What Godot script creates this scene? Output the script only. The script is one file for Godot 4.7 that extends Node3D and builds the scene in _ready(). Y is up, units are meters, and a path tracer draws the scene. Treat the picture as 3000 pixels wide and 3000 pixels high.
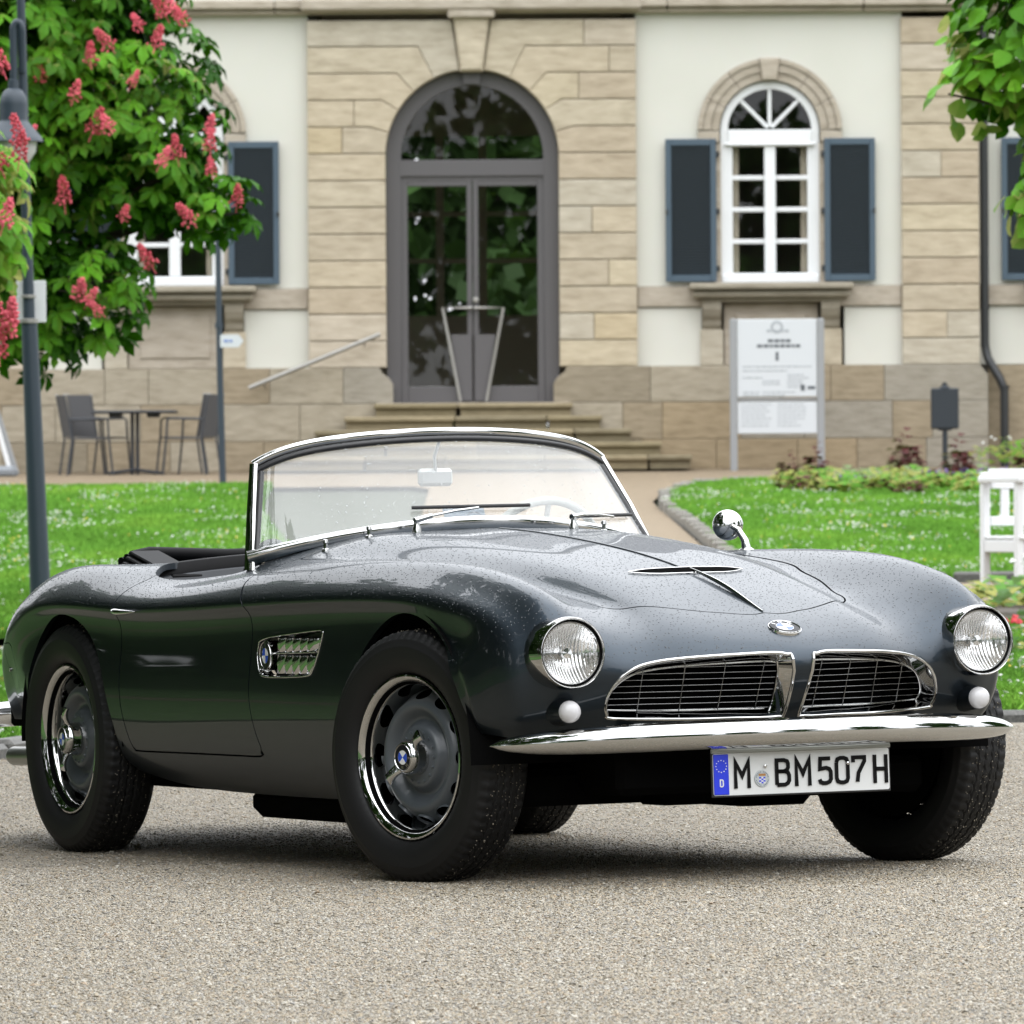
extends Node3D
# A dark grey open roadster parked on wet gravel in front of a stone-trimmed villa, on an overcast rainy day.

# ---------------------------------------------------------------- geometry collector
class G:
	var v := PackedVector3Array()
	var n := PackedVector3Array()
	var idx := PackedInt32Array()
	var col := PackedColorArray()
	var use_col := false
	var c := Color.WHITE

	func put(p: Vector3, nn: Vector3) -> int:
		v.append(p)
		n.append(nn)
		if use_col:
			col.append(c)
		return v.size() - 1

	# a, b, c, d counter-clockwise as seen from outside
	func quad(a: Vector3, b: Vector3, d2: Vector3, e: Vector3) -> void:
		var nn := (d2 - a).cross(e - b).normalized()
		var i := put(a, nn)
		put(b, nn)
		put(d2, nn)
		put(e, nn)
		idx.append_array([i, i + 2, i + 1, i, i + 3, i + 2])

	func tri(a: Vector3, b: Vector3, d2: Vector3) -> void:
		var nn := (b - a).cross(d2 - a).normalized()
		var i := put(a, nn)
		put(b, nn)
		put(d2, nn)
		idx.append_array([i, i + 2, i + 1])

	# chamfered box
	func box(t: Transform3D, s: Vector3, b := 0.0) -> void:
		var h := s * 0.5
		b = minf(b, minf(h.x, minf(h.y, h.z)) * 0.9)
		if b <= 0.0:
			for ax in 3:
				for sg in [-1.0, 1.0]:
					var nv := Vector3.ZERO
					nv[ax] = sg
					var u := Vector3.ZERO
					u[(ax + 1) % 3] = 1.0
					var w := nv.cross(u)
					var ce := nv * h[ax]
					var uu := u * h[(ax + 1) % 3]
					var ww := w * h[(ax + 2) % 3]
					quad(t * (ce - uu - ww), t * (ce + uu - ww), t * (ce + uu + ww), t * (ce - uu + ww))
			return
		var P := {}
		for ax in 3:
			for k in 8:
				var sx := Vector3(1.0 if k & 1 else -1.0, 1.0 if k & 2 else -1.0, 1.0 if k & 4 else -1.0)
				var q := Vector3.ZERO
				for m in 3:
					q[m] = sx[m] * (h[m] if m == ax else h[m] - b)
				P[ax * 8 + k] = t * q
		for ax in 3:
			var b1 := 1 << ((ax + 1) % 3)
			var b2 := 1 << ((ax + 2) % 3)
			var ba := 1 << ax
			quad(P[ax * 8 + ba], P[ax * 8 + ba + b1], P[ax * 8 + ba + b1 + b2], P[ax * 8 + ba + b2])
			quad(P[ax * 8], P[ax * 8 + b2], P[ax * 8 + b1 + b2], P[ax * 8 + b1])
		var o := t.origin
		for ax in 3:      # edges along axis ax join faces a1 and a2
			var a1 := (ax + 1) % 3
			var a2 := (ax + 2) % 3
			for k in 4:
				var base := ((1 << a1) if k & 1 else 0) + ((1 << a2) if k & 2 else 0)
				var p0: Vector3 = P[a1 * 8 + base]
				var p1: Vector3 = P[a1 * 8 + base + (1 << ax)]
				var p2: Vector3 = P[a2 * 8 + base + (1 << ax)]
				var p3: Vector3 = P[a2 * 8 + base]
				if (p2 - p0).cross(p3 - p1).dot((p0 + p2) * 0.5 - o) > 0.0:
					quad(p0, p1, p2, p3)
				else:
					quad(p3, p2, p1, p0)
		for k in 8:
			var p0: Vector3 = P[k]
			var p1: Vector3 = P[8 + k]
			var p2: Vector3 = P[16 + k]
			if (p1 - p0).cross(p2 - p0).dot(p0 - o) > 0.0:
				tri(p0, p1, p2)
			else:
				tri(p0, p2, p1)

	func bx(c0: Vector3, s: Vector3, b := 0.0) -> void:
		box(Transform3D(Basis(), c0), s, b)

	# grid of points P[i][j]; smooth normals unless flat; flip reverses the side
	func grid(P: Array, flip := false, close_j := false) -> void:
		var R := P.size()
		var C: int = P[0].size()
		var base := v.size()
		for i in R:
			for j in C:
				var im: Vector3 = P[maxi(i - 1, 0)][j]
				var ip: Vector3 = P[mini(i + 1, R - 1)][j]
				var jm: Vector3 = P[i][(j - 1 + C) % C if close_j else maxi(j - 1, 0)]
				var jp: Vector3 = P[i][(j + 1) % C if close_j else mini(j + 1, C - 1)]
				var nn := (ip - im).cross(jp - jm)
				if nn.length_squared() < 1e-20:
					var i2 := clampi(i, 1, R - 2) if R > 2 else i
					nn = (P[mini(i2 + 1, R - 1)][j] - P[maxi(i2 - 1, 0)][j]).cross(P[i2][(j + 1) % C if close_j else mini(j + 1, C - 1)] - P[i2][(j - 1 + C) % C if close_j else maxi(j - 1, 0)])
				nn = nn.normalized()
				put(P[i][j], -nn if flip else nn)
		for i in R - 1:
			for j in (C if close_j else C - 1):
				var a := base + i * C + j
				var b := base + (i + 1) * C + j
				var d := base + (i + 1) * C + (j + 1) % C
				var e := base + i * C + (j + 1) % C
				if flip:
					idx.append_array([a, b, d, a, d, e])
				else:
					idx.append_array([a, d, b, a, e, d])

	# profile of (radius, height) turned round the local y axis of t; sharp corners split at crease degrees
	func lathe(prof: Array, t: Transform3D, segs := 32, crease := 35.0, a0 := 0.0, a1 := TAU) -> void:
		var runs := []
		var cur := [prof[0]]
		for i in range(1, prof.size()):
			cur.append(prof[i])
			if i < prof.size() - 1:
				var d1: Vector2 = (prof[i] - prof[i - 1]).normalized()
				var d2: Vector2 = (prof[i + 1] - prof[i]).normalized()
				if rad_to_deg(acos(clampf(d1.dot(d2), -1.0, 1.0))) > crease:
					runs.append(cur)
					cur = [prof[i]]
		runs.append(cur)
		var full := absf(a1 - a0 - TAU) < 1e-4
		for r in runs:
			var base := v.size()
			var m: int = r.size()
			for i in m:
				var d: Vector2 = (r[mini(i + 1, m - 1)] - r[maxi(i - 1, 0)]).normalized()
				var nr := d.y
				var ny := -d.x
				for k in segs + 1:
					var a := a0 + (a1 - a0) * float(k) / segs
					var ca := cos(a)
					var sa := sin(a)
					put(t * Vector3(r[i].x * ca, r[i].y, r[i].x * sa), (t.basis * Vector3(nr * ca, ny, nr * sa)).normalized())
			for i in m - 1:
				for k in segs:
					var a := base + i * (segs + 1) + k
					var b := a + segs + 1
					idx.append_array([a, b + 1, b, a, a + 1, b + 1] if not full or true else [])

	# tube along a path; radius a number or an array
	func tube(path: Array, rad, segs := 8, capped := true, flat := 1.0, up := Vector3.ZERO) -> void:
		var rows := []
		var m := path.size()
		var prev := Vector3.ZERO
		for i in m:
			var d: Vector3 = (path[mini(i + 1, m - 1)] - path[maxi(i - 1, 0)]).normalized()
			var s := up if up != Vector3.ZERO else (prev if prev != Vector3.ZERO else (Vector3.UP if absf(d.y) < 0.9 else Vector3.RIGHT))
			var w := (s - d * s.dot(d)).normalized()
			prev = w
			var q := d.cross(w)
			var r: float = rad[i] if rad is Array else rad
			var row := []
			for k in segs:
				var a := TAU * k / segs
				row.append(path[i] + q * cos(a) * r + w * sin(a) * r * flat)
			rows.append(row)
		grid(rows, true, true)
		if capped:
			for e in [0, m - 1]:
				var ce: Vector3 = path[e]
				for k in segs:
					if e == 0:
						tri(ce, rows[0][(k + 1) % segs], rows[0][k])
					else:
						tri(ce, rows[e][k], rows[e][(k + 1) % segs])

	# polygon in the local xy plane, from z = 0 back to z = -depth
	func poly(pts: PackedVector2Array, depth: float, t: Transform3D, back := false) -> void:
		if Geometry2D.is_polygon_clockwise(pts):
			pts.reverse()
		var tr := Geometry2D.triangulate_polygon(pts)
		for i in range(0, tr.size(), 3):
			var a := pts[tr[i]]
			var b := pts[tr[i + 1]]
			var d := pts[tr[i + 2]]
			if (b - a).cross(d - a) < 0.0:
				var s := b
				b = d
				d = s
			tri(t * Vector3(a.x, a.y, 0), t * Vector3(b.x, b.y, 0), t * Vector3(d.x, d.y, 0))
			if back:
				tri(t * Vector3(a.x, a.y, -depth), t * Vector3(d.x, d.y, -depth), t * Vector3(b.x, b.y, -depth))
		if depth > 0.0:
			for i in pts.size():
				var a := pts[i]
				var b := pts[(i + 1) % pts.size()]
				quad(t * Vector3(a.x, a.y, 0), t * Vector3(a.x, a.y, -depth), t * Vector3(b.x, b.y, -depth), t * Vector3(b.x, b.y, 0))

	# frame between two loops of the same count, counter-clockwise, in local xy; depth back
	func frame(outer: Array, inner: Array, depth: float, t: Transform3D, closed := true) -> void:
		var m := outer.size()
		for i in (m if closed else m - 1):
			var k := (i + 1) % m
			var a := Vector3(outer[i].x, outer[i].y, 0)
			var b := Vector3(outer[k].x, outer[k].y, 0)
			var e := Vector3(inner[i].x, inner[i].y, 0)
			var f := Vector3(inner[k].x, inner[k].y, 0)
			var dz := Vector3(0, 0, -depth)
			quad(t * a, t * b, t * f, t * e)
			quad(t * (a + dz), t * (b + dz), t * b, t * a)
			quad(t * e, t * f, t * (f + dz), t * (e + dz))
		if not closed:
			for i in [0, m - 1]:
				var a := Vector3(outer[i].x, outer[i].y, 0)
				var e := Vector3(inner[i].x, inner[i].y, 0)
				var dz := Vector3(0, 0, -depth)
				if i == 0:
					quad(t * a, t * e, t * (e + dz), t * (a + dz))
				else:
					quad(t * e, t * a, t * (a + dz), t * (e + dz))

	# flat stroke of constant width along a polyline in local xy, raised h above z = 0
	func stroke(path: Array, w: float, h: float, t: Transform3D, closed := false) -> void:
		var m := path.size()
		var L := []
		var R := []
		for i in m:
			var pv: Vector2 = path[(i - 1 + m) % m] if closed else path[maxi(i - 1, 0)]
			var nx: Vector2 = path[(i + 1) % m] if closed else path[mini(i + 1, m - 1)]
			var d1: Vector2 = (path[i] - pv).normalized() if pv != path[i] else (nx - path[i]).normalized()
			var d2: Vector2 = (nx - path[i]).normalized() if nx != path[i] else d1
			var n1 := Vector2(-d1.y, d1.x)
			var n2 := Vector2(-d2.y, d2.x)
			var mt := (n1 + n2).normalized()
			var l := w * 0.5 / maxf(mt.dot(n1), 0.35)
			L.append(path[i] + mt * l)
			R.append(path[i] - mt * l)
		for i in (m if closed else m - 1):
			var k := (i + 1) % m
			var up := Vector3(0, 0, h)
			var a := Vector3(R[i].x, R[i].y, 0)
			var b := Vector3(R[k].x, R[k].y, 0)
			var d := Vector3(L[k].x, L[k].y, 0)
			var e := Vector3(L[i].x, L[i].y, 0)
			quad(t * (a + up), t * (b + up), t * (d + up), t * (e + up))
			quad(t * a, t * b, t * (b + up), t * (a + up))
			quad(t * d, t * e, t * (e + up), t * (d + up))

	func add(o: G, t := Transform3D()) -> void:
		var b := v.size()
		for i in o.v.size():
			put(t * o.v[i], (t.basis * o.n[i]).normalized())
		for i in o.idx:
			idx.append(b + i)

	func mesh() -> ArrayMesh:
		var a := []
		a.resize(Mesh.ARRAY_MAX)
		a[Mesh.ARRAY_VERTEX] = v
		a[Mesh.ARRAY_NORMAL] = n
		a[Mesh.ARRAY_INDEX] = idx
		if use_col:
			a[Mesh.ARRAY_COLOR] = col
		var m := ArrayMesh.new()
		m.add_surface_from_arrays(Mesh.PRIMITIVE_TRIANGLES, a)
		return m

# ---------------------------------------------------------------- nodes
func obj(called: String, g, m: Material, parent: Node = self, at := Transform3D()) -> MeshInstance3D:
	var o := MeshInstance3D.new()
	o.name = called if parent != self else numbered(called)
	o.mesh = g.mesh() if g is G else g
	o.material_override = m
	o.transform = at
	if parent != self:
		o.name = part_name(called, parent)
	parent.add_child(o, true)
	return o

var taken := {}
func numbered(called: String) -> String:
	taken[called] = taken.get(called, -1) + 1
	return called if taken[called] == 0 else "%s_%03d" % [called, taken[called]]

func part_name(called: String, parent: Node) -> String:
	var k: int = parent.get_meta("n_" + called, -1) + 1
	parent.set_meta("n_" + called, k)
	return called if k == 0 else "%s_%03d" % [called, k]

func tag(o: Node, label: String, category: String, group := "") -> void:
	o.set_meta("label", label)
	o.set_meta("category", category)
	if group:
		o.set_meta("group", group)

func thing(called: String, label: String, category: String, t := Transform3D(), group := "") -> Node3D:
	var o := Node3D.new()
	o.name = numbered(called)
	o.transform = t
	add_child(o)
	tag(o, label, category, group)
	return o

func struct(called: String, g, m: Material, kind := "structure") -> MeshInstance3D:
	var o := obj(called, g, m)
	o.set_meta("kind", kind)
	return o

func scatter(called: String, mesh: Mesh, m: Material, xf: Array, cols: Array, parent: Node = self) -> MultiMeshInstance3D:
	var mm := MultiMesh.new()
	mm.transform_format = MultiMesh.TRANSFORM_3D
	mm.use_colors = cols.size() > 0
	mm.mesh = mesh
	mm.instance_count = xf.size()
	for i in xf.size():
		mm.set_instance_transform(i, xf[i])
		if cols.size() > 0:
			mm.set_instance_color(i, cols[i])
	var o := MultiMeshInstance3D.new()
	o.name = numbered(called) if parent == self else part_name(called, parent)
	o.multimesh = mm
	o.material_override = m
	o.set_meta("kind", "stuff")
	parent.add_child(o, true)
	return o

# ---------------------------------------------------------------- materials (colours given as linear reflectances)
var M := {}
func lin(r: float, g: float, b: float) -> Color:
	return Color(r, g, b).linear_to_srgb()

func mat(r: float, g: float, b: float, rough := 0.8, metal := 0.0) -> StandardMaterial3D:
	var m := StandardMaterial3D.new()
	m.albedo_color = lin(r, g, b)
	m.roughness = rough
	m.metallic = metal
	return m

func noise_tex(freq: float, oct: int, seed_: int, ramp: Array, size := 512, normal := false, strength := 4.0, kind := FastNoiseLite.TYPE_SIMPLEX_SMOOTH) -> NoiseTexture2D:
	var f := FastNoiseLite.new()
	f.noise_type = kind
	f.frequency = freq
	f.fractal_octaves = oct
	f.seed = seed_
	var t := NoiseTexture2D.new()
	t.width = size
	t.height = size
	t.seamless = true
	t.noise = f
	if normal:
		t.as_normal_map = true
		t.bump_strength = strength
	elif ramp.size() > 0:
		var gr := Gradient.new()
		var off := PackedFloat32Array()
		var cs := PackedColorArray()
		for i in ramp.size():
			off.append(ramp[i][0])
			cs.append(ramp[i][1])
		gr.offsets = off
		gr.colors = cs
		t.color_ramp = gr
	return t

func tri_mat(m: StandardMaterial3D, scale: float, world := false) -> StandardMaterial3D:
	m.uv1_triplanar = true
	m.uv1_world_triplanar = world
	m.uv1_scale = Vector3.ONE * scale
	return m

func greys(lo: float, hi: float) -> Array:
	return [[0.0, Color(lo, lo, lo)], [1.0, Color(hi, hi, hi)]]

# ---------------------------------------------------------------- camera, sky, exposure
const CAM := Vector3(18.9495, 1.034, 9.2393)   # the lens in the car's own axes (x forward, y up, z to its right)
const SKY_TOP := 4.6
var car_at := Transform3D()

func look(yaw: float, pitch: float, roll: float) -> Basis:
	var f := Vector3(-cos(yaw) * cos(pitch), sin(pitch), -sin(yaw) * cos(pitch))
	var r := f.cross(Vector3.UP).normalized()
	var u := r.cross(f)
	return Basis(r * cos(roll) + u * sin(roll), u * cos(roll) - r * sin(roll), -f)

func setup() -> void:
	var cam := Camera3D.new()
	cam.name = "camera"
	var lens := CameraAttributesPhysical.new()
	lens.frustum_focal_length = 181.16
	lens.frustum_focus_distance = 20.6
	lens.exposure_aperture = 13.0
	lens.frustum_near = 0.1
	lens.frustum_far = 600.0
	cam.attributes = lens
	cam.transform = Transform3D(look(PI / 2, -0.0022, -0.0061), Vector3(0, 1.034, 0))
	add_child(cam)
	cam.current = true
	var inside := look(0.4338, -0.0022, -0.0218)
	var b := cam.transform.basis * inside.transposed()
	car_at = Transform3D(b, cam.position - b * CAM)
	# an overcast sky: brightest overhead, a third of that at the horizon, faintly mottled
	var cloud := FastNoiseLite.new()
	cloud.seed = 2
	cloud.frequency = 1.6
	cloud.fractal_octaves = 4
	var im := Image.create(512, 256, false, Image.FORMAT_RGBF)
	for y in 256:
		var el := (0.5 - (y + 0.5) / 256.0) * PI
		for x in 512:
			var az := (x + 0.5) / 512.0 * TAU
			var d := Vector3(cos(el) * cos(az), sin(el), cos(el) * sin(az))
			var q := Vector3(d.x, d.y * 2.2, d.z)
			var l := SKY_TOP * (1.0 + 2.0 * maxf(d.y, 0.0)) / 3.0 * (1.0 + 0.22 * cloud.get_noise_3dv(q))
			im.set_pixel(x, y, Color(l * 0.965, l * 0.99, l * 1.03) if d.y > 0.0 else Color(0.18, 0.18, 0.17))
	var sky := PanoramaSkyMaterial.new()
	sky.panorama = ImageTexture.create_from_image(im)
	var s := Sky.new()
	s.sky_material = sky
	var e := Environment.new()
	e.background_mode = Environment.BG_SKY
	e.sky = s
	e.tonemap_mode = Environment.TONE_MAPPER_LINEAR
	e.tonemap_exposure = 1.0
	e.sdfgi_enabled = true
	e.ssao_enabled = true
	e.ssil_enabled = true
	var w := WorldEnvironment.new()
	w.name = "world"
	w.environment = e
	add_child(w)
	var sun := DirectionalLight3D.new()
	sun.name = "sun"
	sun.light_energy = 0.2
	sun.light_color = Color(1.0, 0.98, 0.95)
	sun.light_angular_distance = 100.0
	sun.shadow_enabled = true
	sun.rotation_degrees = Vector3(-68, 25, 0)
	add_child(sun)

func materials() -> void:
	var paint := mat(0.034, 0.044, 0.055, 0.46, 1.0)
	paint.clearcoat_enabled = true
	paint.clearcoat = 0.45
	paint.clearcoat_roughness = 0.02
	M.paint = paint
	M.chrome_dark = mat(0.30, 0.30, 0.30, 0.2, 1.0)
	M.disc = mat(0.075, 0.086, 0.097, 0.42)
	M.disc.clearcoat_enabled = true
	M.disc.clearcoat = 0.25
	M.disc.clearcoat_roughness = 0.1
	M.chrome = mat(0.58, 0.58, 0.575, 0.04, 1.0)
	M.black = mat(0.012, 0.012, 0.013, 0.45)
	M.dark = mat(0.004, 0.004, 0.004, 1.0)
	M.dark.metallic_specular = 0.1
	M.rubber = mat(0.0125, 0.0125, 0.013, 0.55)
	M.rubber.metallic_specular = 0.4
	M.tread = mat(0.008, 0.008, 0.008, 0.6)
	M.glass = mat(1, 1, 1, 0.0)
	M.glass.albedo_color = Color(0.9, 0.95, 0.95, 0.04)
	M.glass.transparency = BaseMaterial3D.TRANSPARENCY_ALPHA
	M.white = mat(0.80, 0.80, 0.78, 0.4)
	M.gravel = mat(0.30, 0.27, 0.22, 0.8)
	M.reflector = mat(0.85, 0.85, 0.85, 0.12, 1.0)
	M.lens = M.glass.duplicate()
	M.lens.albedo_color = Color(0.95, 0.97, 0.97, 0.03)
	M.opal = mat(0.78, 0.77, 0.78, 0.15)
	M.badge_black = mat(0.010, 0.010, 0.011, 0.4)
	M.badge_black.metallic_specular = 0.3
	M.badge_blue = mat(0.035, 0.09, 0.55, 0.15)
	M.badge_white = mat(0.8, 0.8, 0.8, 0.15)
	M.plate_white = mat(0.60, 0.61, 0.60, 0.5)
	M.plate_black = mat(0.008, 0.008, 0.008, 0.8)
	M.plate_black.metallic_specular = 0.2
	M.plate_blue = mat(0.01, 0.03, 0.55, 0.35)
	M.plate_strip = mat(0.30, 0.31, 0.28, 0.5)
	M.drop = mat(0.03, 0.035, 0.04, 0.05)
	M.drop_white = mat(0.45, 0.47, 0.47, 0.1)
	M.seal = mat(0.42, 0.45, 0.46, 0.4)
	M.seal_dark = mat(0.15, 0.17, 0.19, 0.5)
	M.seal_gold = mat(0.35, 0.17, 0.05, 0.5)
	M.steel = mat(0.30, 0.30, 0.28, 0.35, 0.8)
	M.screen = mat(1, 1, 1, 0.0)
	M.screen.albedo_color = Color(0.70, 0.71, 0.71, 0.15)
	M.screen.transparency = BaseMaterial3D.TRANSPARENCY_ALPHA
	M.screen.metallic_specular = 0.42
	M.mirror_back = mat(0.45, 0.47, 0.46, 0.3, 0.3)
	M.card = mat(0.16, 0.22, 0.27, 0.6)
	M.green_black = mat(0.01, 0.02, 0.014, 0.3)
	M.leather = mat(0.62, 0.55, 0.44, 0.5)
	M.trim = mat(0.035, 0.04, 0.048, 0.5)
	M.dash = mat(0.05, 0.055, 0.06, 0.4)
	M.ivory = mat(0.74, 0.77, 0.70, 0.25)
	M.vinyl = mat(0.006, 0.006, 0.0065, 0.6)
	M.vinyl.metallic_specular = 0.25
	garden_materials()

func garden_materials() -> void:
	M.soil = tri_mat(mat(0.05, 0.06, 0.03, 0.9), 0.3, true)
	var gt := noise_tex(0.09, 5, 3, [[0.0, lin(0.06, 0.05, 0.04)], [0.35, lin(0.25, 0.215, 0.16)], [0.6, lin(0.36, 0.315, 0.24)], [1.0, lin(0.58, 0.52, 0.42)]], 1024)
	M.gravel = tri_mat(mat(1, 1, 1, 0.75), 0.9, true)
	M.gravel.albedo_color = Color.WHITE
	M.gravel.albedo_texture = gt
	M.gravel.normal_enabled = true
	M.gravel.normal_texture = noise_tex(0.12, 4, 7, [], 1024, true, 9.0)
	M.path = M.gravel.duplicate()
	M.path.albedo_color = lin(0.98, 0.86, 0.72)
	M.path_dark = M.gravel.duplicate()
	M.path_dark.albedo_color = lin(0.8, 0.72, 0.64)
	M.lawn = tri_mat(mat(1, 1, 1, 0.9), 0.35, true)
	M.lawn.albedo_color = Color.WHITE
	M.lawn.albedo_texture = noise_tex(0.05, 5, 9, [[0.0, lin(0.035, 0.09, 0.012)], [0.5, lin(0.07, 0.18, 0.025)], [1.0, lin(0.12, 0.27, 0.045)]], 512)
	M.kerb = tri_mat(mat(1, 1, 1, 0.6), 3.0)
	M.kerb.albedo_color = Color.WHITE
	M.kerb.albedo_texture = noise_tex(0.06, 4, 19, [[0.0, lin(0.05, 0.05, 0.045)], [1.0, lin(0.22, 0.21, 0.19)]], 256)
	M.kerb_pale = M.kerb.duplicate()
	M.kerb_pale.albedo_texture = noise_tex(0.06, 4, 20, [[0.0, lin(0.14, 0.13, 0.11)], [1.0, lin(0.36, 0.34, 0.30)]], 256)
	M.pebble = mat(1, 1, 1, 0.55)
	M.pebble.vertex_color_use_as_albedo = true
	M.blade = mat(1, 1, 1, 0.8)
	M.blade.metallic_specular = 0.12
	M.blade.vertex_color_use_as_albedo = true
	M.blade.backlight_enabled = true
	M.blade.backlight = Color(0.5, 0.5, 0.5)
	M.petal = mat(1, 1, 1, 0.6)
	M.petal.vertex_color_use_as_albedo = true
	building_materials()

func stone_like(a: Array, seed_: int, freq := 0.02, scale := 0.9) -> StandardMaterial3D:
	var m := tri_mat(mat(1, 1, 1, 0.85), scale)
	m.albedo_color = Color.WHITE
	m.albedo_texture = noise_tex(freq, 5, seed_, [[0.05, lin(a[0] * 0.78, a[1] * 0.765, a[2] * 0.74)], [0.4, lin(a[0] * 0.95, a[1] * 0.945, a[2] * 0.93)], [0.62, lin(a[0], a[1], a[2])], [0.95, lin(a[0] * 1.13, a[1] * 1.13, a[2] * 1.14)]], 256)
	m.uv1_scale = Vector3(scale * 0.45, scale * 1.6, scale * 0.45)
	m.normal_enabled = true
	m.normal_scale = 0.4
	m.normal_texture = M.stone_relief
	return m

func building_materials() -> void:
	M.stone_relief = noise_tex(0.05, 5, 31, [], 256, true, 3.0)
	M.stone = []
	for a in [[0.60, 0.51, 0.375], [0.60, 0.52, 0.39], [0.55, 0.47, 0.35], [0.60, 0.495, 0.33], [0.57, 0.51, 0.405], [0.62, 0.53, 0.38], [0.54, 0.45, 0.33], [0.60, 0.52, 0.41]]:
		M.stone.append(stone_like(a, 40 + M.stone.size()))
	M.plinth = []
	for a in [[0.38, 0.31, 0.21], [0.33, 0.28, 0.20], [0.41, 0.32, 0.20], [0.37, 0.335, 0.27], [0.44, 0.385, 0.29]]:
		M.plinth.append(stone_like(a, 60 + M.plinth.size(), 0.03))
	M.steps = []
	for a in [[0.29, 0.24, 0.14], [0.34, 0.28, 0.17], [0.25, 0.21, 0.13]]:
		M.steps.append(stone_like(a, 70 + M.steps.size(), 0.03))
	M.stone_grey = stone_like([0.52, 0.455, 0.37], 80)
	M.sill = stone_like([0.38, 0.34, 0.265], 81)
	M.stucco = tri_mat(mat(1, 1, 1, 0.9), 0.25)
	M.stucco.albedo_color = Color.WHITE
	M.stucco.albedo_texture = noise_tex(0.012, 4, 90, [[0.0, lin(0.76, 0.75, 0.67)], [1.0, lin(0.80, 0.79, 0.715)]], 256)
	M.roof = mat(0.05, 0.045, 0.045, 0.7)
	M.white_paint = mat(0.64, 0.65, 0.66, 0.4)
	M.shutter = mat(0.065, 0.105, 0.145, 0.5)
	M.shutter_dark = mat(0.040, 0.056, 0.072, 0.5)
	M.door_paint = mat(0.115, 0.108, 0.112, 0.45)
	M.steel_pale = mat(0.30, 0.29, 0.27, 0.4, 0.5)
	M.pipe = mat(0.012, 0.013, 0.014, 0.4)
	M.gold = mat(0.55, 0.40, 0.12, 0.4)
	M.hall = mat(0.34, 0.31, 0.235, 0.8)
	M.curtain = mat(0.5, 0.45, 0.36, 0.9)
	M.pane = M.glass.duplicate()
	M.pane.albedo_color = Color(0.1, 0.1, 0.1, 0.04)
	leaf_materials()
	# rain-soaked: everything porous is darker than when dry
	for k in ["soil", "gravel", "path", "path_dark", "lawn", "kerb", "kerb_pale", "pebble", "blade", "petal", "stone_grey", "sill", "stucco", "leaf_a", "leaf_b", "leaf_c", "leaf_d", "leaf_any", "leaf_bright", "leaf_mid", "leaf_pale", "leaf_red", "flower_red", "violet", "petal_white", "petal_red", "bark", "door_paint", "shutter", "shutter_dark", "lamp_paint", "chair_metal", "chair_mesh", "grey_post", "grey_foot", "board_white", "opal", "leather", "box_blue", "trim", "rubber", "ivory"]:
		wet(M[k])
	for k in ["stone", "plinth", "steps"]:
		for m in M[k]:
			wet(m)

func wet(m: StandardMaterial3D) -> void:
	var c := m.albedo_color.srgb_to_linear() * 0.68
	m.albedo_color = lin(c.r, c.g, c.b)

func leafy(r: float, g: float, b: float, back := 0.7) -> StandardMaterial3D:
	var m := mat(r, g, b, 0.5)
	m.metallic_specular = 0.22
	m.backlight_enabled = true
	m.backlight = Color(back, back, back * 0.6)
	return m

func leaf_materials() -> void:
	M.leaf_a = leafy(0.034, 0.14, 0.008)
	M.leaf_b = leafy(0.066, 0.24, 0.012)
	M.leaf_c = leafy(0.115, 0.37, 0.016)
	M.leaf_d = leafy(0.17, 0.48, 0.02)
	M.leaf_bright = leafy(0.10, 0.30, 0.03)
	M.leaf_mid = leafy(0.05, 0.15, 0.025)
	M.leaf_pale = leafy(0.20, 0.29, 0.14)
	M.leaf_red = leafy(0.085, 0.02, 0.022, 0.3)
	M.leaf_any = leafy(1, 1, 1)
	M.leaf_any.vertex_color_use_as_albedo = true
	M.flower_red = mat(0.85, 0.13, 0.18, 0.8)
	M.violet = mat(0.16, 0.10, 0.30, 0.6)
	M.petal_white = mat(0.75, 0.76, 0.72, 0.6)
	M.petal_red = mat(0.60, 0.02, 0.03, 0.6)
	M.bark = tri_mat(mat(1, 1, 1, 0.9), 1.5)
	M.bark.albedo_color = Color.WHITE
	M.bark.albedo_texture = noise_tex(0.04, 4, 55, [[0.0, lin(0.03, 0.025, 0.02)], [1.0, lin(0.11, 0.09, 0.07)]], 256)
	M.earth = tri_mat(mat(0.045, 0.035, 0.025, 0.95), 1.0)
	M.lamp_paint = mat(0.030, 0.048, 0.068, 0.5)
	M.board_white = mat(0.74, 0.77, 0.80, 0.4)
	M.grey_post = mat(0.36, 0.37, 0.38, 0.45)
	M.grey_foot = mat(0.24, 0.26, 0.28, 0.6)
	M.print_blue = mat(0.08, 0.16, 0.45, 0.6)
	M.print_grey = mat(0.30, 0.32, 0.34, 0.7)
	M.print_dark = mat(0.09, 0.10, 0.11, 0.7)
	M.box_blue = mat(0.018, 0.026, 0.036, 0.5)
	M.chair_metal = mat(0.045, 0.05, 0.06, 0.5)
	M.chair_mesh = mat(0.095, 0.095, 0.10, 0.8)
	M.bench_white = mat(0.66, 0.67, 0.68, 0.5)

# ---------------------------------------------------------------- ground
var rng := RandomNumberGenerator.new()

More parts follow.
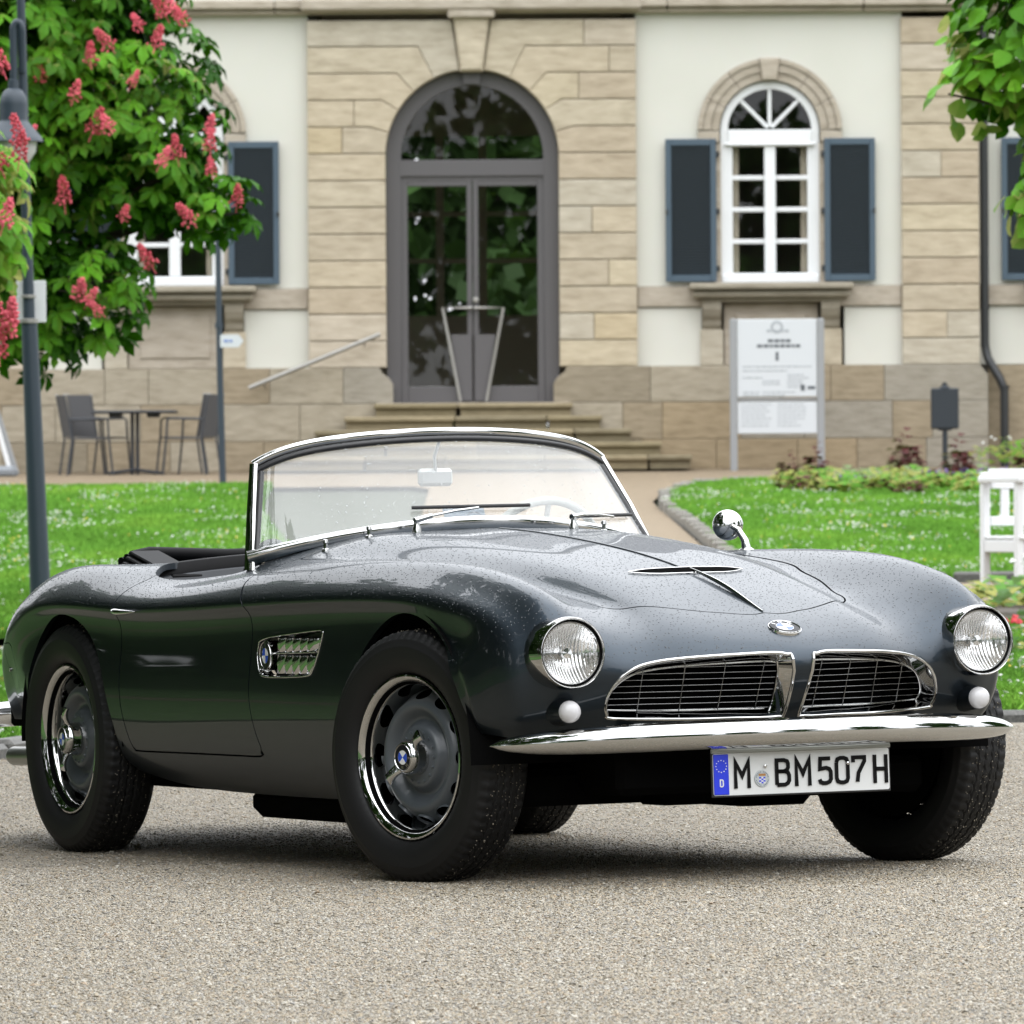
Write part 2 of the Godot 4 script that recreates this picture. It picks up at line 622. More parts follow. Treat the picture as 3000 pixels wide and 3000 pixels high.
# height of the land: flat drive, then a lawn that climbs to the villa
const RISE := [Vector2(-80, 0), Vector2(30, 0), Vector2(36, 0.03), Vector2(48, 0.13), Vector2(60, 0.27), Vector2(66, 0.43), Vector2(72, 0.65), Vector2(79, 0.91), Vector2(85, 1.13), Vector2(89, 1.27), Vector2(92, 1.33), Vector2(110, 1.4), Vector2(400, 1.5)]
func land(x: float, z: float) -> float:
	var d := -z
	var k := 0
	while k < RISE.size() - 2 and d > RISE[k + 1].x:
		k += 1
	var y := lerpf(RISE[k].y, RISE[k + 1].y, clampf((d - RISE[k].x) / (RISE[k + 1].x - RISE[k].x), 0, 1))
	var w := smoothstep(0.0, 9.0, d) * (1.0 - smoothstep(25.0, 33.0, d))
	if w > 0.0:
		var o := car_at.origin
		var n := car_at.basis.y
		var xs := 5.0 * tanh(x / 5.0)
		y = lerpf(y, o.y - (n.x * (xs - o.x) + n.z * (z - o.z)) / n.y, w)
	return y

func rows_of(a: float, b: float, near_d: float, step0: float) -> Array:
	var r := []
	var d := a
	while d < b:
		r.append(d)
		d += step0 * maxf(1.0, absf(d - near_d) / 12.0)
	r.append(b)
	return r

# a sheet over the land inside a polygon of (x, distance) points
func sheet(pts: PackedVector2Array, lift: float, step := 0.5, rough := 0.0) -> G:
	var lo := pts[0]
	var hi := pts[0]
	for p in pts:
		lo = lo.min(p)
		hi = hi.max(p)
	var nx := maxi(2, ceili((hi.x - lo.x) / step) + 1)
	var nd := maxi(2, ceili((hi.y - lo.y) / step) + 1)
	var P := []
	for i in nd:
		var row := []
		for j in nx:
			var x := lerpf(lo.x - 0.01, hi.x + 0.01, float(j) / (nx - 1))
			var d := lerpf(lo.y - 0.01, hi.y + 0.01, float(i) / (nd - 1))
			row.append(Vector3(x, land(x, -d) + lift, -d))
		P.append(row)
	var g := G.new()
	g.grid(P, true)
	var s := keep({"v": g.v, "n": g.n, "t": g.idx}, func(p: Vector3): return inside(pts, Vector2(p.x, -p.z)))
	return to_g(s, 0.0)

func loop(l: Array) -> PackedVector2Array:
	var r := PackedVector2Array()
	for i in range(0, l.size(), 2):
		r.append(Vector2(l[i], l[i + 1]))
	return r

var lawns := {}
func terrain() -> void:
	rng.seed = 11
	# base sheet out to the horizon
	var P := []
	for d in [-300.0, -120.0, -60.0, -30.0, -10.0, 0.0, 5.0, 9.0, 14.0, 20.0, 26.0, 30.0, 34.0, 40.0, 48.0, 54.0, 60.0, 66.0, 72.0, 79.0, 85.0, 92.0, 110.0, 160.0, 400.0]:
		var row := []
		for x in [-300.0, -120.0, -60.0, -30.0, -18.0, -12.0, -8.0, -6.0, -4.0, -2.5, -1.0, 0.0, 1.0, 2.5, 4.0, 6.0, 8.0, 12.0, 18.0, 30.0, 60.0, 120.0, 300.0]:
			row.append(Vector3(x, land(x, -d) - 0.05, -d))
		P.append(row)
	var g := G.new()
	g.grid(P, true)
	struct("ground", g, M.soil)
	# gravel drive with everything near the car
	var drive := loop([-4.6, 2, -3.6, 12, -3.0, 20, -2.7, 25, -2.3, 29, -1.9, 31.4, -1.2, 32.2, 0.0, 32.8, 1.2, 33.4, 2.2, 34.0, 4.0, 34.5, 30, 35, 30, -60, -26, -60, -26, 0, -12, 1])
	var road := struct("drive", sheet(drive, 0.0, 0.6), M.gravel)
	# gravel paths
	struct("path", sheet(loop([-30, 44.6, -0.5, 45.2, 1.2, 46.2, 1.1, 60, -0.9, 66, -0.9, 85, -30, 85.2, -30, 92, 30, 92, 30, 85.5, 2.6, 85.5, 1.7, 84, 1.45, 80, 1.6, 74, 1.75, 68, 2.1, 61.5, 30, 60.8, 30, 52.5, 3.0, 52, 2.0, 50, 1.9, 34.1, 0.4, 32.9, -0.4, 32.6, -0.6, 44.0, -30, 43.6]), 0.004, 1.0), M.path)
	struct("path", sheet(loop([-26, 17, -8.4, 20.5, -6.0, 24.2, -5.2, 31, -6.2, 31, -7.0, 25, -9.2, 22.3, -26, 19.6]), 0.006, 1.0), M.path_dark)
	# lawns
	lawns.strip_left = loop([-26, 1, -12, 1, -4.7, 2.2, -3.7, 12, -3.1, 20, -2.8, 25, -2.4, 29, -2.0, 31.4, -1.2, 32.3, -0.5, 32.7, -0.7, 43.9, -30, 43.5])
	lawns.left = loop([-30, 48.9, -2.4, 48.9, -1.3, 50, -1.15, 56, -1.25, 62, -2.1, 70, -2.55, 78, -2.65, 84.7, -30, 84.7])
	lawns.strip_right = loop([2.0, 34.2, 4.0, 34.7, 30, 35.1, 30, 49.5, 2.1, 49.5])
	lawns.right = loop([2.2, 61.9, 30, 61.9, 30, 85.0, 2.7, 85.0, 1.95, 84, 1.6, 81, 1.55, 78, 1.7, 74, 1.85, 68])
	var turf := {}
	for k in ["strip_left", "left", "strip_right", "right"]:
		turf[k] = struct("lawn", sheet(lawns[k], 0.008 if k != "strip_left" else 0.003, 1.0), M.lawn)
	# stones edging the drive and the curved path
	edging("kerb_stone", [Vector2(-2.7, 27.5), Vector2(-2.35, 29.5), Vector2(-1.95, 31.4), Vector2(-1.2, 32.25), Vector2(-0.5, 32.65)], 0.62, Vector3(0.12, 0.11, 0.58), road, M.kerb)
	edging("kerb_stone", [Vector2(2.0, 34.1), Vector2(2.9, 34.35), Vector2(4.0, 34.6), Vector2(5.0, 34.7)], 0.62, Vector3(0.12, 0.10, 0.58), road, M.kerb)
	edging("edging_stone", [Vector2(2.6, 85.1), Vector2(1.95, 84.0), Vector2(1.6, 81), Vector2(1.55, 78), Vector2(1.7, 74), Vector2(1.85, 68), Vector2(2.2, 61.9)], 0.8, Vector3(0.12, 0.14, 0.74), turf.right, M.kerb_pale)
	edging("edging_stone", [Vector2(2.3, 61.85), Vector2(4.4, 61.85)], 0.8, Vector3(0.12, 0.12, 0.74), turf.right, M.kerb)
	gravel_stones()
	grass()

func edging(called: String, path: Array, step: float, size: Vector3, parent: Node, m: Material) -> void:
	var left := 0.0
	var g := G.new()
	g.bx(Vector3.ZERO, size, 0.02)
	var mesh := g.mesh()
	for i in path.size() - 1:
		var a: Vector2 = path[i]
		var b: Vector2 = path[i + 1]
		var L := a.distance_to(b)
		var s := left
		while s < L:
			var p := a.lerp(b, s / L)
			var q := b - a
			obj(called, mesh, m, parent, Transform3D(Basis(Vector3.UP, atan2(-q.x, q.y) + PI + rng.randf_range(-0.03, 0.03)), Vector3(p.x, land(p.x, -p.y) + size.y * 0.5 - 0.045 + rng.randf_range(-0.01, 0.008), -p.y)))
			s += step
		left = s - L

func pebble(sx: float) -> ArrayMesh:
	var g := G.new()
	var top := Vector3(0.1, 0.42, 0.05) * sx
	var ring := []
	for k in 5:
		var a := TAU * k / 5 + rng.randf() * 0.4
		ring.append(Vector3(cos(a) * rng.randf_range(0.4, 0.6), rng.randf_range(-0.05, 0.16), sin(a) * rng.randf_range(0.35, 0.55)) * sx)
	var bot := Vector3(0, -0.3, 0) * sx
	for k in 5:
		g.tri(top, ring[(k + 1) % 5], ring[k])
		g.tri(bot, ring[k], ring[(k + 1) % 5])
	return g.mesh()

func stones(called: String, mesh: Mesh, n: int, place: Callable, size: Callable) -> void:
	var xf := []
	var cs := []
	for i in n:
		var p: Vector2 = place.call()
		var s: float = size.call()
		var b := Basis.from_euler(Vector3(rng.randf_range(-0.5, 0.5), rng.randf() * TAU, rng.randf_range(-0.5, 0.5))).scaled(Vector3(s, s * rng.randf_range(0.6, 1.0), s))
		xf.append(Transform3D(b, Vector3(p.x, land(p.x, -p.y) + s * 0.10, -p.y)))
		var t := rng.randf()
		var c := Color(0.30, 0.26, 0.20)
		if t < 0.16:
			c = Color(0.52, 0.49, 0.43)
		elif t < 0.34:
			c = Color(0.36, 0.29, 0.19)
		elif t < 0.44:
			c = Color(0.14, 0.13, 0.12)
		elif t < 0.52:
			c = Color(0.22, 0.22, 0.22)
		elif t < 0.60:
			c = Color(0.32, 0.22, 0.13)
		c = c.lerp(Color(0.31, 0.275, 0.215), 0.35) * rng.randf_range(0.9, 1.3)
		cs.append(Color(c.r * 1.08, c.g * 1.08, c.b * 1.06))
	scatter(called, mesh, M.pebble, xf, cs)

func gravel_stones() -> void:
	# nearer rows are wider on the ground than they look: spread evenly over the seen wedge
	var wedge := func() -> Vector2:
		var d := sqrt(rng.randf_range(14.2 * 14.2, 33.6 * 33.6))
		if rng.randf() < 0.55:
			d = sqrt(rng.randf_range(14.2 * 14.2, 22.0 * 22.0))
		return Vector2(rng.randf_range(-0.076, 0.076) * d, d)
	stones("gravel", pebble(1.0), 430000, wedge, func() -> float: return rng.randf_range(0.004, 0.0095))
	stones("gravel", pebble(1.0), 5000, wedge, func() -> float: return rng.randf_range(0.010, 0.018))

func in_lawn(p: Vector2) -> bool:
	for k in lawns:
		if inside(lawns[k], p) > 0.0:
			return true
	return false

func blade_tuft(n: int, h: float, spread: float) -> ArrayMesh:
	var g := G.new()
	for k in n:
		var a := rng.randf() * TAU
		var o := Vector3(cos(a), 0, sin(a)) * rng.randf() * spread
		var f := Vector3.RIGHT.rotated(Vector3.UP, rng.randf() * TAU)
		var lean := Vector3(rng.randf_range(-0.5, 0.5), 0, rng.randf_range(-0.5, 0.5)) * h
		var hh := h * rng.randf_range(0.6, 1.1)
		var w := 0.006
		var m := o + lean * 0.35 + Vector3.UP * hh * 0.6
		g.quad(o - f * w, o + f * w, m + f * w * 0.8, m - f * w * 0.8)
		g.tri(m - f * w * 0.8, m + f * w * 0.8, o + lean + Vector3.UP * hh)
	return g.mesh()

func grass() -> void:
	var spots := []
	for a in [[31.0, 44.2, -0.085, -0.004, 15000], [48.8, 85.0, -0.078, 0.0, 62000], [34.2, 49.8, 0.03, 0.085, 15000], [61.8, 85.2, 0.016, 0.08, 50000]]:
		for i in a[4]:
			var d := sqrt(rng.randf_range(a[0] * a[0], a[1] * a[1]))
			var p := Vector2(rng.randf_range(a[2], a[3]) * d, d)
			if in_lawn(p):
				spots.append(p)
	var patch := FastNoiseLite.new()
	patch.seed = 4
	patch.frequency = 0.45
	var xf := []
	var cs := []
	for p in spots:
		var nz := patch.get_noise_2d(p.x, p.y * 0.6)
		var s := rng.randf_range(0.7, 1.3) * (1.0 + 0.35 * nz)
		xf.append(Transform3D(Basis(Vector3.UP, rng.randf() * TAU).scaled(Vector3(s * 1.2, s, s * 1.2)), Vector3(p.x, land(p.x, -p.y) + 0.004, -p.y)))
		var k := rng.randf_range(0.75, 1.25) + 0.3 * nz
		cs.append(Color(0.175 * k + 0.06 * maxf(nz, 0), 0.40 * k, 0.055 * k))
	scatter("grass", blade_tuft(9, 0.075, 0.05), M.blade, xf, cs)
	# daisies and buttercups
	var dg := G.new()
	dg.lathe([Vector2(0.0, 0.004), Vector2(0.0075, 0.002), Vector2(0.009, 0.0)], Transform3D(Basis(), Vector3(0, 0.085, 0)), 7)
	dg.tube([Vector3.ZERO, Vector3(0, 0.085, 0)], 0.0012, 3, false)
	xf = []
	cs = []
	for i in 60000:
		var p: Vector2 = spots[rng.randi() % spots.size()]
		var nz := patch.get_noise_2d(p.x * 1.6 + 50.0, p.y * 0.9)
		if nz < rng.randf_range(-0.05, 0.85):
			continue
		var s := rng.randf_range(0.7, 1.25)
		xf.append(Transform3D(Basis.from_euler(Vector3(rng.randf_range(-0.5, 0.8), 0, rng.randf_range(-0.4, 0.4))).scaled(Vector3.ONE * s), Vector3(p.x, land(p.x, -p.y), -p.y)))
		cs.append(Color(0.75, 0.76, 0.70) if rng.randf() < 0.86 else Color(0.72, 0.55, 0.04))
	scatter("daisies", dg.mesh(), M.petal, xf, cs)

# ---------------------------------------------------------------- the villa: x across from the door's middle, y up from its foot, z towards the viewer
const PL := 1.23          # top of the plinth above the foot (foot = 1.33 m above the drive)
const COURSE := 0.318

func stone_mat(k: int) -> Material:
	return M.stone[posmod(k * 7 + k / 3, M.stone.size())]

# a stone with a raised, chamfered face; outline counter-clockwise in xy, face at z
func ashlar(pts: PackedVector2Array, z: float, depth: float, ch := 0.010) -> G:
	if Geometry2D.is_polygon_clockwise(pts):
		pts.reverse()
	var g := G.new()
	var inn := Geometry2D.offset_polygon(pts, -ch, Geometry2D.JOIN_MITER)
	if inn.size() == 1 and inn[0].size() == pts.size():
		var q: PackedVector2Array = inn[0]
		if Geometry2D.is_polygon_clockwise(q):
			q.reverse()
		# line up the two loops
		var off := 0
		var best := 1e9
		for k in q.size():
			if q[k].distance_to(pts[0]) < best:
				best = q[k].distance_to(pts[0])
				off = k
		var o3 := []
		var i3 := []
		for k in pts.size():
			o3.append(Vector3(pts[k].x, pts[k].y, z - ch))
			var e := q[(k + off) % q.size()]
			i3.append(Vector3(e.x, e.y, z))
		for k in pts.size():
			var k2 := (k + 1) % pts.size()
			g.quad(o3[k], o3[k2], i3[k2], i3[k])
			g.quad(o3[k] + Vector3(0, 0, ch - depth), o3[k2] + Vector3(0, 0, ch - depth), o3[k2], o3[k])
		g.poly(q, 0.0, Transform3D(Basis(), Vector3(0, 0, z)))
	else:
		g.poly(pts, depth, Transform3D(Basis(), Vector3(0, 0, z)))
	return g

func rect(x0: float, y0: float, x1: float, y1: float) -> PackedVector2Array:
	return PackedVector2Array([Vector2(x0, y0), Vector2(x1, y0), Vector2(x1, y1), Vector2(x0, y1)])

func arc(c: Vector2, r: float, a0: float, a1: float, n: int) -> Array:
	var p := []
	for k in n + 1:
		p.append(c + Vector2.from_angle(lerpf(a0, a1, float(k) / n)) * r)
	return p

func building() -> void:
	var b := thing("villa", "cream stucco villa with sandstone portal, arched glass door and blue-grey shutters", "building", Transform3D(Basis(), Vector3(-0.45, 1.33, -92.0)))
	var r2 := RandomNumberGenerator.new()
	r2.seed = 5
	var n := 0
	# ---- stucco walls with their window openings, built of panels round each opening
	var wall := G.new()
	for s: float in [-1.0, 1.0]:
		for pn in [[1.95, 2.93, 2.18, 5.48], [4.16, 5.12, 2.18, 5.48], [1.95, 2.72, PL, 1.92], [4.42, 5.12, PL, 1.92], [2.93, 3.545 - 0.62, 2.18, 4.0]]:
			if pn[1] > pn[0]:
				wall.bx(Vector3(s * (pn[0] + pn[1]) * 0.5, (pn[2] + pn[3]) * 0.5, -0.1), Vector3(pn[1] - pn[0], pn[3] - pn[2], 0.2))
		# spandrel over the arched window
		var sp := PackedVector2Array([Vector2(4.16, 5.48), Vector2(2.93, 5.48), Vector2(2.93, 4.02)])
		for p in arc(Vector2(3.545, 4.02), 0.60, PI, 0.0, 24):
			sp.append(p)
		sp.append(Vector2(4.16, 4.02))
		var t := Transform3D(Basis.from_scale(Vector3(s, 1, 1)), Vector3.ZERO)
		if s > 0:
			wall.poly(sp, 0.2, t)
		else:
			for i in sp.size():
				sp[i].x *= -1.0
			wall.poly(sp, 0.2, Transform3D())
		for pn in [[6.0, 6.75, 2.18, 5.48], [6.0, 6.72, PL, 1.92], [6.75, 14.0, 0.0, 5.48]]:
			wall.bx(Vector3(s * (pn[0] + pn[1]) * 0.5, (pn[2] + pn[3]) * 0.5, -0.25), Vector3(pn[1] - pn[0], pn[3] - pn[2], 0.2))
	wall.bx(Vector3(0, 7.3, -0.1), Vector3(28, 3.4, 0.2))
	obj("wall", wall, M.stucco, b)
	var back := G.new()
	back.bx(Vector3(-8.2, 4.5, -9.2), Vector3(11.6, 9.0, 0.2))
	back.bx(Vector3(8.2, 4.5, -9.2), Vector3(11.6, 9.0, 0.2))
	back.bx(Vector3(0, 7.1, -9.2), Vector3(4.8, 3.8, 0.2))
	back.bx(Vector3(14.1, 4.5, -4.7), Vector3(0.2, 9.0, 9.0))
	back.bx(Vector3(-14.1, 4.5, -4.7), Vector3(0.2, 9.0, 9.0))
	obj("wall", back, M.stucco, b)
	var rf := G.new()
	for q in [[0.5, -4.7, 0.62], [-9.9, -4.7, -0.62]]:
		rf.quad(Vector3(-14.6, 9.0, q[0]), Vector3(14.6, 9.0, q[0]), Vector3(14.6, 15.0, q[1]), Vector3(-14.6, 15.0, q[1]))
	rf.bx(Vector3(0, 8.95, 0.25), Vector3(28.8, 0.25, 0.6), 0.03)
	obj("roof", rf, M.roof, b)
	for k in 7:
		var uw := G.new()
		uw.bx(Vector3(-10.65 + 3.55 * k, 7.6, 0.01), Vector3(1.1, 1.6, 0.03))
		obj("upper_window", uw, M.shutter_dark, b)
	interior(b)
	# ---- string course
	for k in 12:
		var g := G.new()
		var x0 := -14.0 + k * 2.333
		g.bx(Vector3(x0 + 1.166, 5.545, 0.05), Vector3(2.327, 0.11, 0.34), 0.02)
		g.bx(Vector3(x0 + 1.166, 5.46, 0.02), Vector3(2.327, 0.06, 0.24), 0.015)
		obj("cornice_stone", g, M.stone_grey, b)
	var g2 := G.new()
	g2.bx(Vector3(0, 5.535, 0.10), Vector3(4.05, 0.15, 0.36), 0.03)
	obj("cornice_stone", g2, M.stone_grey, b)
	# fascia board above the door, only its foot shows
	var fb := G.new()
	fb.bx(Vector3(0, 5.90, 0.20), Vector3(3.14, 0.56, 0.08), 0.01)
	var fas := obj("name_board", fb, M.black, b)
	fb = G.new()
	fb.bx(Vector3(0, 5.90, 0.245), Vector3(3.04, 0.50, 0.02))
	obj("board_panel", fb, M.gold, fas)
	# ---- portal of coursed stones
	var C := Vector2(0, 3.74)
	var R := 1.03
	for s: float in [-1.0, 1.0]:
		for row in 13:
			var y0 := PL + row * COURSE
			var y1 := y0 + COURSE - 0.010
			var inn := func(y: float, low: bool) -> Array:    # course line from the outer edge to the opening
				var k := (y - C.y + 0.02) / COURSE
				if k < 0.8:
					return [Vector2(R, y)]
				var a := deg_to_rad([0.0, 16.0, 32.0, 48.0, 64.0, 82.0][mini(roundi(k), 5)])
				var d := Vector2.from_angle(a)
				var p0 := C + d * R
				if roundi(k) >= 5:
					return [Vector2(0.235, y), p0]
				var p1 := p0 + d * maxf((y - p0.y) / d.y, 0.0)
				return [p1, p0]
			var lo: Array = inn.call(y0, true)
			var hi: Array = inn.call(y0 + COURSE, false)
			var split := r2.randf_range(1.25, 1.7) if r2.randf() < 0.4 else 0.0
			var pts := PackedVector2Array()
			var jx := 1.955
			if row == 12:
				jx = 1.955
			var lo_x: float = lo[0].x
			var hi_x: float = hi[0].x
			if split > 0.0 and split < maxf(lo_x, hi_x) + 0.15:
				split = 0.0
			var outer := split if split > 0.0 else jx
			pts.append(Vector2(outer - (0.003 if split > 0.0 else 0.0), y0))
			pts.append(Vector2(outer - (0.003 if split > 0.0 else 0.0), y1))
			for k in hi.size():
				pts.append(hi[k] - Vector2(0, 0.010) * (1.0 if k == 0 else 0.5))
			if hi.size() > 1 or lo.size() > 1:
				var aa: float = ((hi[hi.size() - 1] - C) as Vector2).angle()
				var bb: float = ((lo[lo.size() - 1] - C) as Vector2).angle()
				if lo.size() == 1:
					bb = maxf(bb, 0.0)
				for q in range(1, 4):
					pts.append(C + Vector2.from_angle(lerpf(aa, bb, q / 4.0)) * R)
			var lr := lo.duplicate()
			lr.reverse()
			for p in lr:
				pts.append(p)
			var list := [pts]
			if split > 0.0:
				list.append(rect(split + 0.003, y0, jx, y1))
			for pp in list:
				var m2 := PackedVector2Array()
				for p in pp:
					m2.append(Vector2(p.x * s, p.y))
				obj("stone_block", ashlar(m2, 0.12, 0.3), stone_mat(r2.randi() % 40), b)
	var key := PackedVector2Array([Vector2(-0.135, 4.74), Vector2(0.135, 4.74), Vector2(0.225, 5.44), Vector2(-0.225, 5.44)])
	obj("keystone", ashlar(key, 0.20, 0.35, 0.03), M.stone[1], b)
	var kg := G.new()
	kg.bx(Vector3(0, 5.42, 0.14), Vector3(0.56, 0.10, 0.26), 0.02)
	obj("keystone_cap", kg, M.stone_grey, b)
	# ---- corner pilasters
	for s: float in [-1.0, 1.0]:
		for row in 13:
			var y0 := PL + row * COURSE
			var cut: float = [0.0, 0.53, 0.0, 0.0, 0.0, 0.0, 0.0, 0.47, 0.0, 0.0, 0.0, 0.0, 0.0][row]
			var xs := [5.105, 6.025] if cut == 0.0 else [5.105, 5.105 + cut, 6.025]
			for k in xs.size() - 1:
				var pts := PackedVector2Array()
				for p in rect(xs[k] + (0.003 if k else 0.0), y0, xs[k + 1], y0 + COURSE - 0.010):
					pts.append(Vector2(p.x * s, p.y))
				obj("stone_block", ashlar(pts, 0.10, 0.35), stone_mat(r2.randi() % 40), b)
	# ---- plinth
	for s: float in [-1.0, 1.0]:
		var ys := [0.0, 0.36, 0.80, PL]
		for row in 3:
			var x := 1.09 if row == 2 else 1.02
			var end := 6.12
			while x < end - 0.05:
				var w := r2.randf_range(0.45, 1.05)
				if end - x - w < 0.4:
					w = end - x
				var pts := PackedVector2Array()
				var y0: float = ys[row]
				var y1: float = ys[row + 1]
				if row == 2 and x < 1.1:
					pts = PackedVector2Array([Vector2(0.955, y0), Vector2(x + w, y0), Vector2(x + w, y1 - 0.005), Vector2(1.12, y1 - 0.005), Vector2(1.08, y1 - 0.07), Vector2(1.0, y1 - 0.13), Vector2(0.955, y1 - 0.20)])
				elif row == 2 and x + w > end - 0.01:
					pts = PackedVector2Array([Vector2(x, y0), Vector2(end, y0), Vector2(end, y1 - 0.13), Vector2(end - 0.10, y1 - 0.005), Vector2(x, y1 - 0.005)])
				else:
					pts = rect(x, y0, x + w, y1 - 0.005)
				for i in pts.size():
					pts[i] = Vector2((pts[i].x + (0.0 if pts[i].x < x + 0.001 else -0.005)) * s, pts[i].y)
				obj("plinth_stone", ashlar(pts, 0.17 + r2.randf_range(-0.004, 0.004), 0.4, 0.006), M.plinth[r2.randi() % M.plinth.size()], b)
				x += w
		var lo := G.new()
		lo.bx(Vector3(s * 10.0, 0.61, -0.12), Vector3(7.74, 1.22, 0.2))
		obj("plinth_stone", lo, M.plinth[0], b)
	# ---- windows
	window(b, 3.545, 0.0)
	window(b, -3.545, 0.0)
	window(b, 7.55, -0.15)
	window(b, -7.55, -0.15)
	band(b, r2)
	portal_door(b)
	# ---- steps on three sides
	for k in 5:
		var hw := 1.18 + 0.345 * k
		var y := 0.793 - 0.1586 * k
		var front := 0.55 + 0.33 * k
		var cuts := [-hw]
		while cuts[-1] < hw - 0.01:
			var w := r2.randf_range(0.85, 1.35)
			if hw - cuts[-1] - w < 0.4:
				w = hw - cuts[-1]
			cuts.append(cuts[-1] + w)
		for q in cuts.size() - 1:
			var g := G.new()
			var mx: float = (cuts[q] + cuts[q + 1]) * 0.5
			var wx: float = cuts[q + 1] - cuts[q] - 0.006
			g.bx(Vector3(mx, y - 0.03, (front + 0.2) * 0.5), Vector3(wx, 0.06, front - 0.14), 0.014)
			g.bx(Vector3(mx, y - 0.11, (front + 0.14) * 0.5), Vector3(wx - (0.05 if absf(mx) + wx * 0.5 > hw - 0.02 else 0.0), 0.098, front - 0.2))
			obj("step_stone", g, M.steps[(k + q) % M.steps.size()], b)
	# ---- handrail left of the door, on two brackets
	var hr := G.new()
	hr.tube([Vector3(-2.66, 0.99, 0.34), Vector3(-1.10, 1.62, 0.34)], 0.028, 8)
	var rail := obj("handrail", hr, M.steel_pale, b)
	for u in [0.12, 0.88]:
		var br := G.new()
		var p := Vector3(-2.66, 0.99, 0.34).lerp(Vector3(-1.10, 1.62, 0.34), u)
		br.tube([p, p + Vector3(0, -0.06, -0.02), p + Vector3(0, -0.06, -0.2)], 0.01, 6)
		obj("rail_bracket", br, M.steel_pale, rail)
	# ---- rain pipe in the corner at the right
	var dp := G.new()
	dp.tube([Vector3(6.09, 5.4, 0.02), Vector3(6.09, 1.45, 0.02), Vector3(6.12, 1.30, 0.04), Vector3(6.26, 1.05, 0.12), Vector3(6.31, 0.92, 0.14), Vector3(6.31, -0.05, 0.14)], 0.052, 10)
	var pipe := obj("rain_pipe", dp, M.pipe, b)
	for y in [1.9, 0.95, 4.2]:
		var cl := G.new()
		cl.lathe([Vector2(0.052, -0.02), Vector2(0.060, -0.02), Vector2(0.060, 0.02), Vector2(0.052, 0.02)], Transform3D(Basis(), Vector3(6.09 if y > 1.0 else 6.31, y, 0.02 if y > 1.0 else 0.14)), 12)
		obj("pipe_clip", cl, M.pipe, pipe)

func interior(b: Node3D) -> void:
	var g := G.new()
	g.bx(Vector3(0, 0.72, -3.4), Vector3(12.0, 0.1, 6.4))
	g.bx(Vector3(0, 5.6, -3.6), Vector3(12.0, 0.1, 6.6))
	for s: float in [-1.0, 1.0]:
		g.bx(Vector3(6.05 * s, 3.1, -3.6), Vector3(0.1, 5.0, 6.6))
		g.bx(Vector3(1.9 * s, 3.1, -3.6), Vector3(0.14, 5.0, 6.6))
	# rear wall round two garden windows
	g.bx(Vector3(-3.9, 3.1, -6.9), Vector3(4.4, 5.0, 0.1))
	g.bx(Vector3(4.0, 3.1, -6.9), Vector3(4.4, 5.0, 0.1))
	g.bx(Vector3(0.05, 1.35, -6.9), Vector3(3.5, 1.3, 0.1))
	g.bx(Vector3(0.05, 4.95, -6.9), Vector3(3.5, 1.3, 0.1))
	for x: float in [-1.68, -0.45, 0.1, 1.75]:
		g.bx(Vector3(x, 3.15, -6.88), Vector3(0.10, 2.4, 0.08))
	for y: float in [2.7, 3.3]:
		g.bx(Vector3(0.05, y, -6.86), Vector3(3.5, 0.06, 0.05))
	obj("hall", g, M.hall, b)

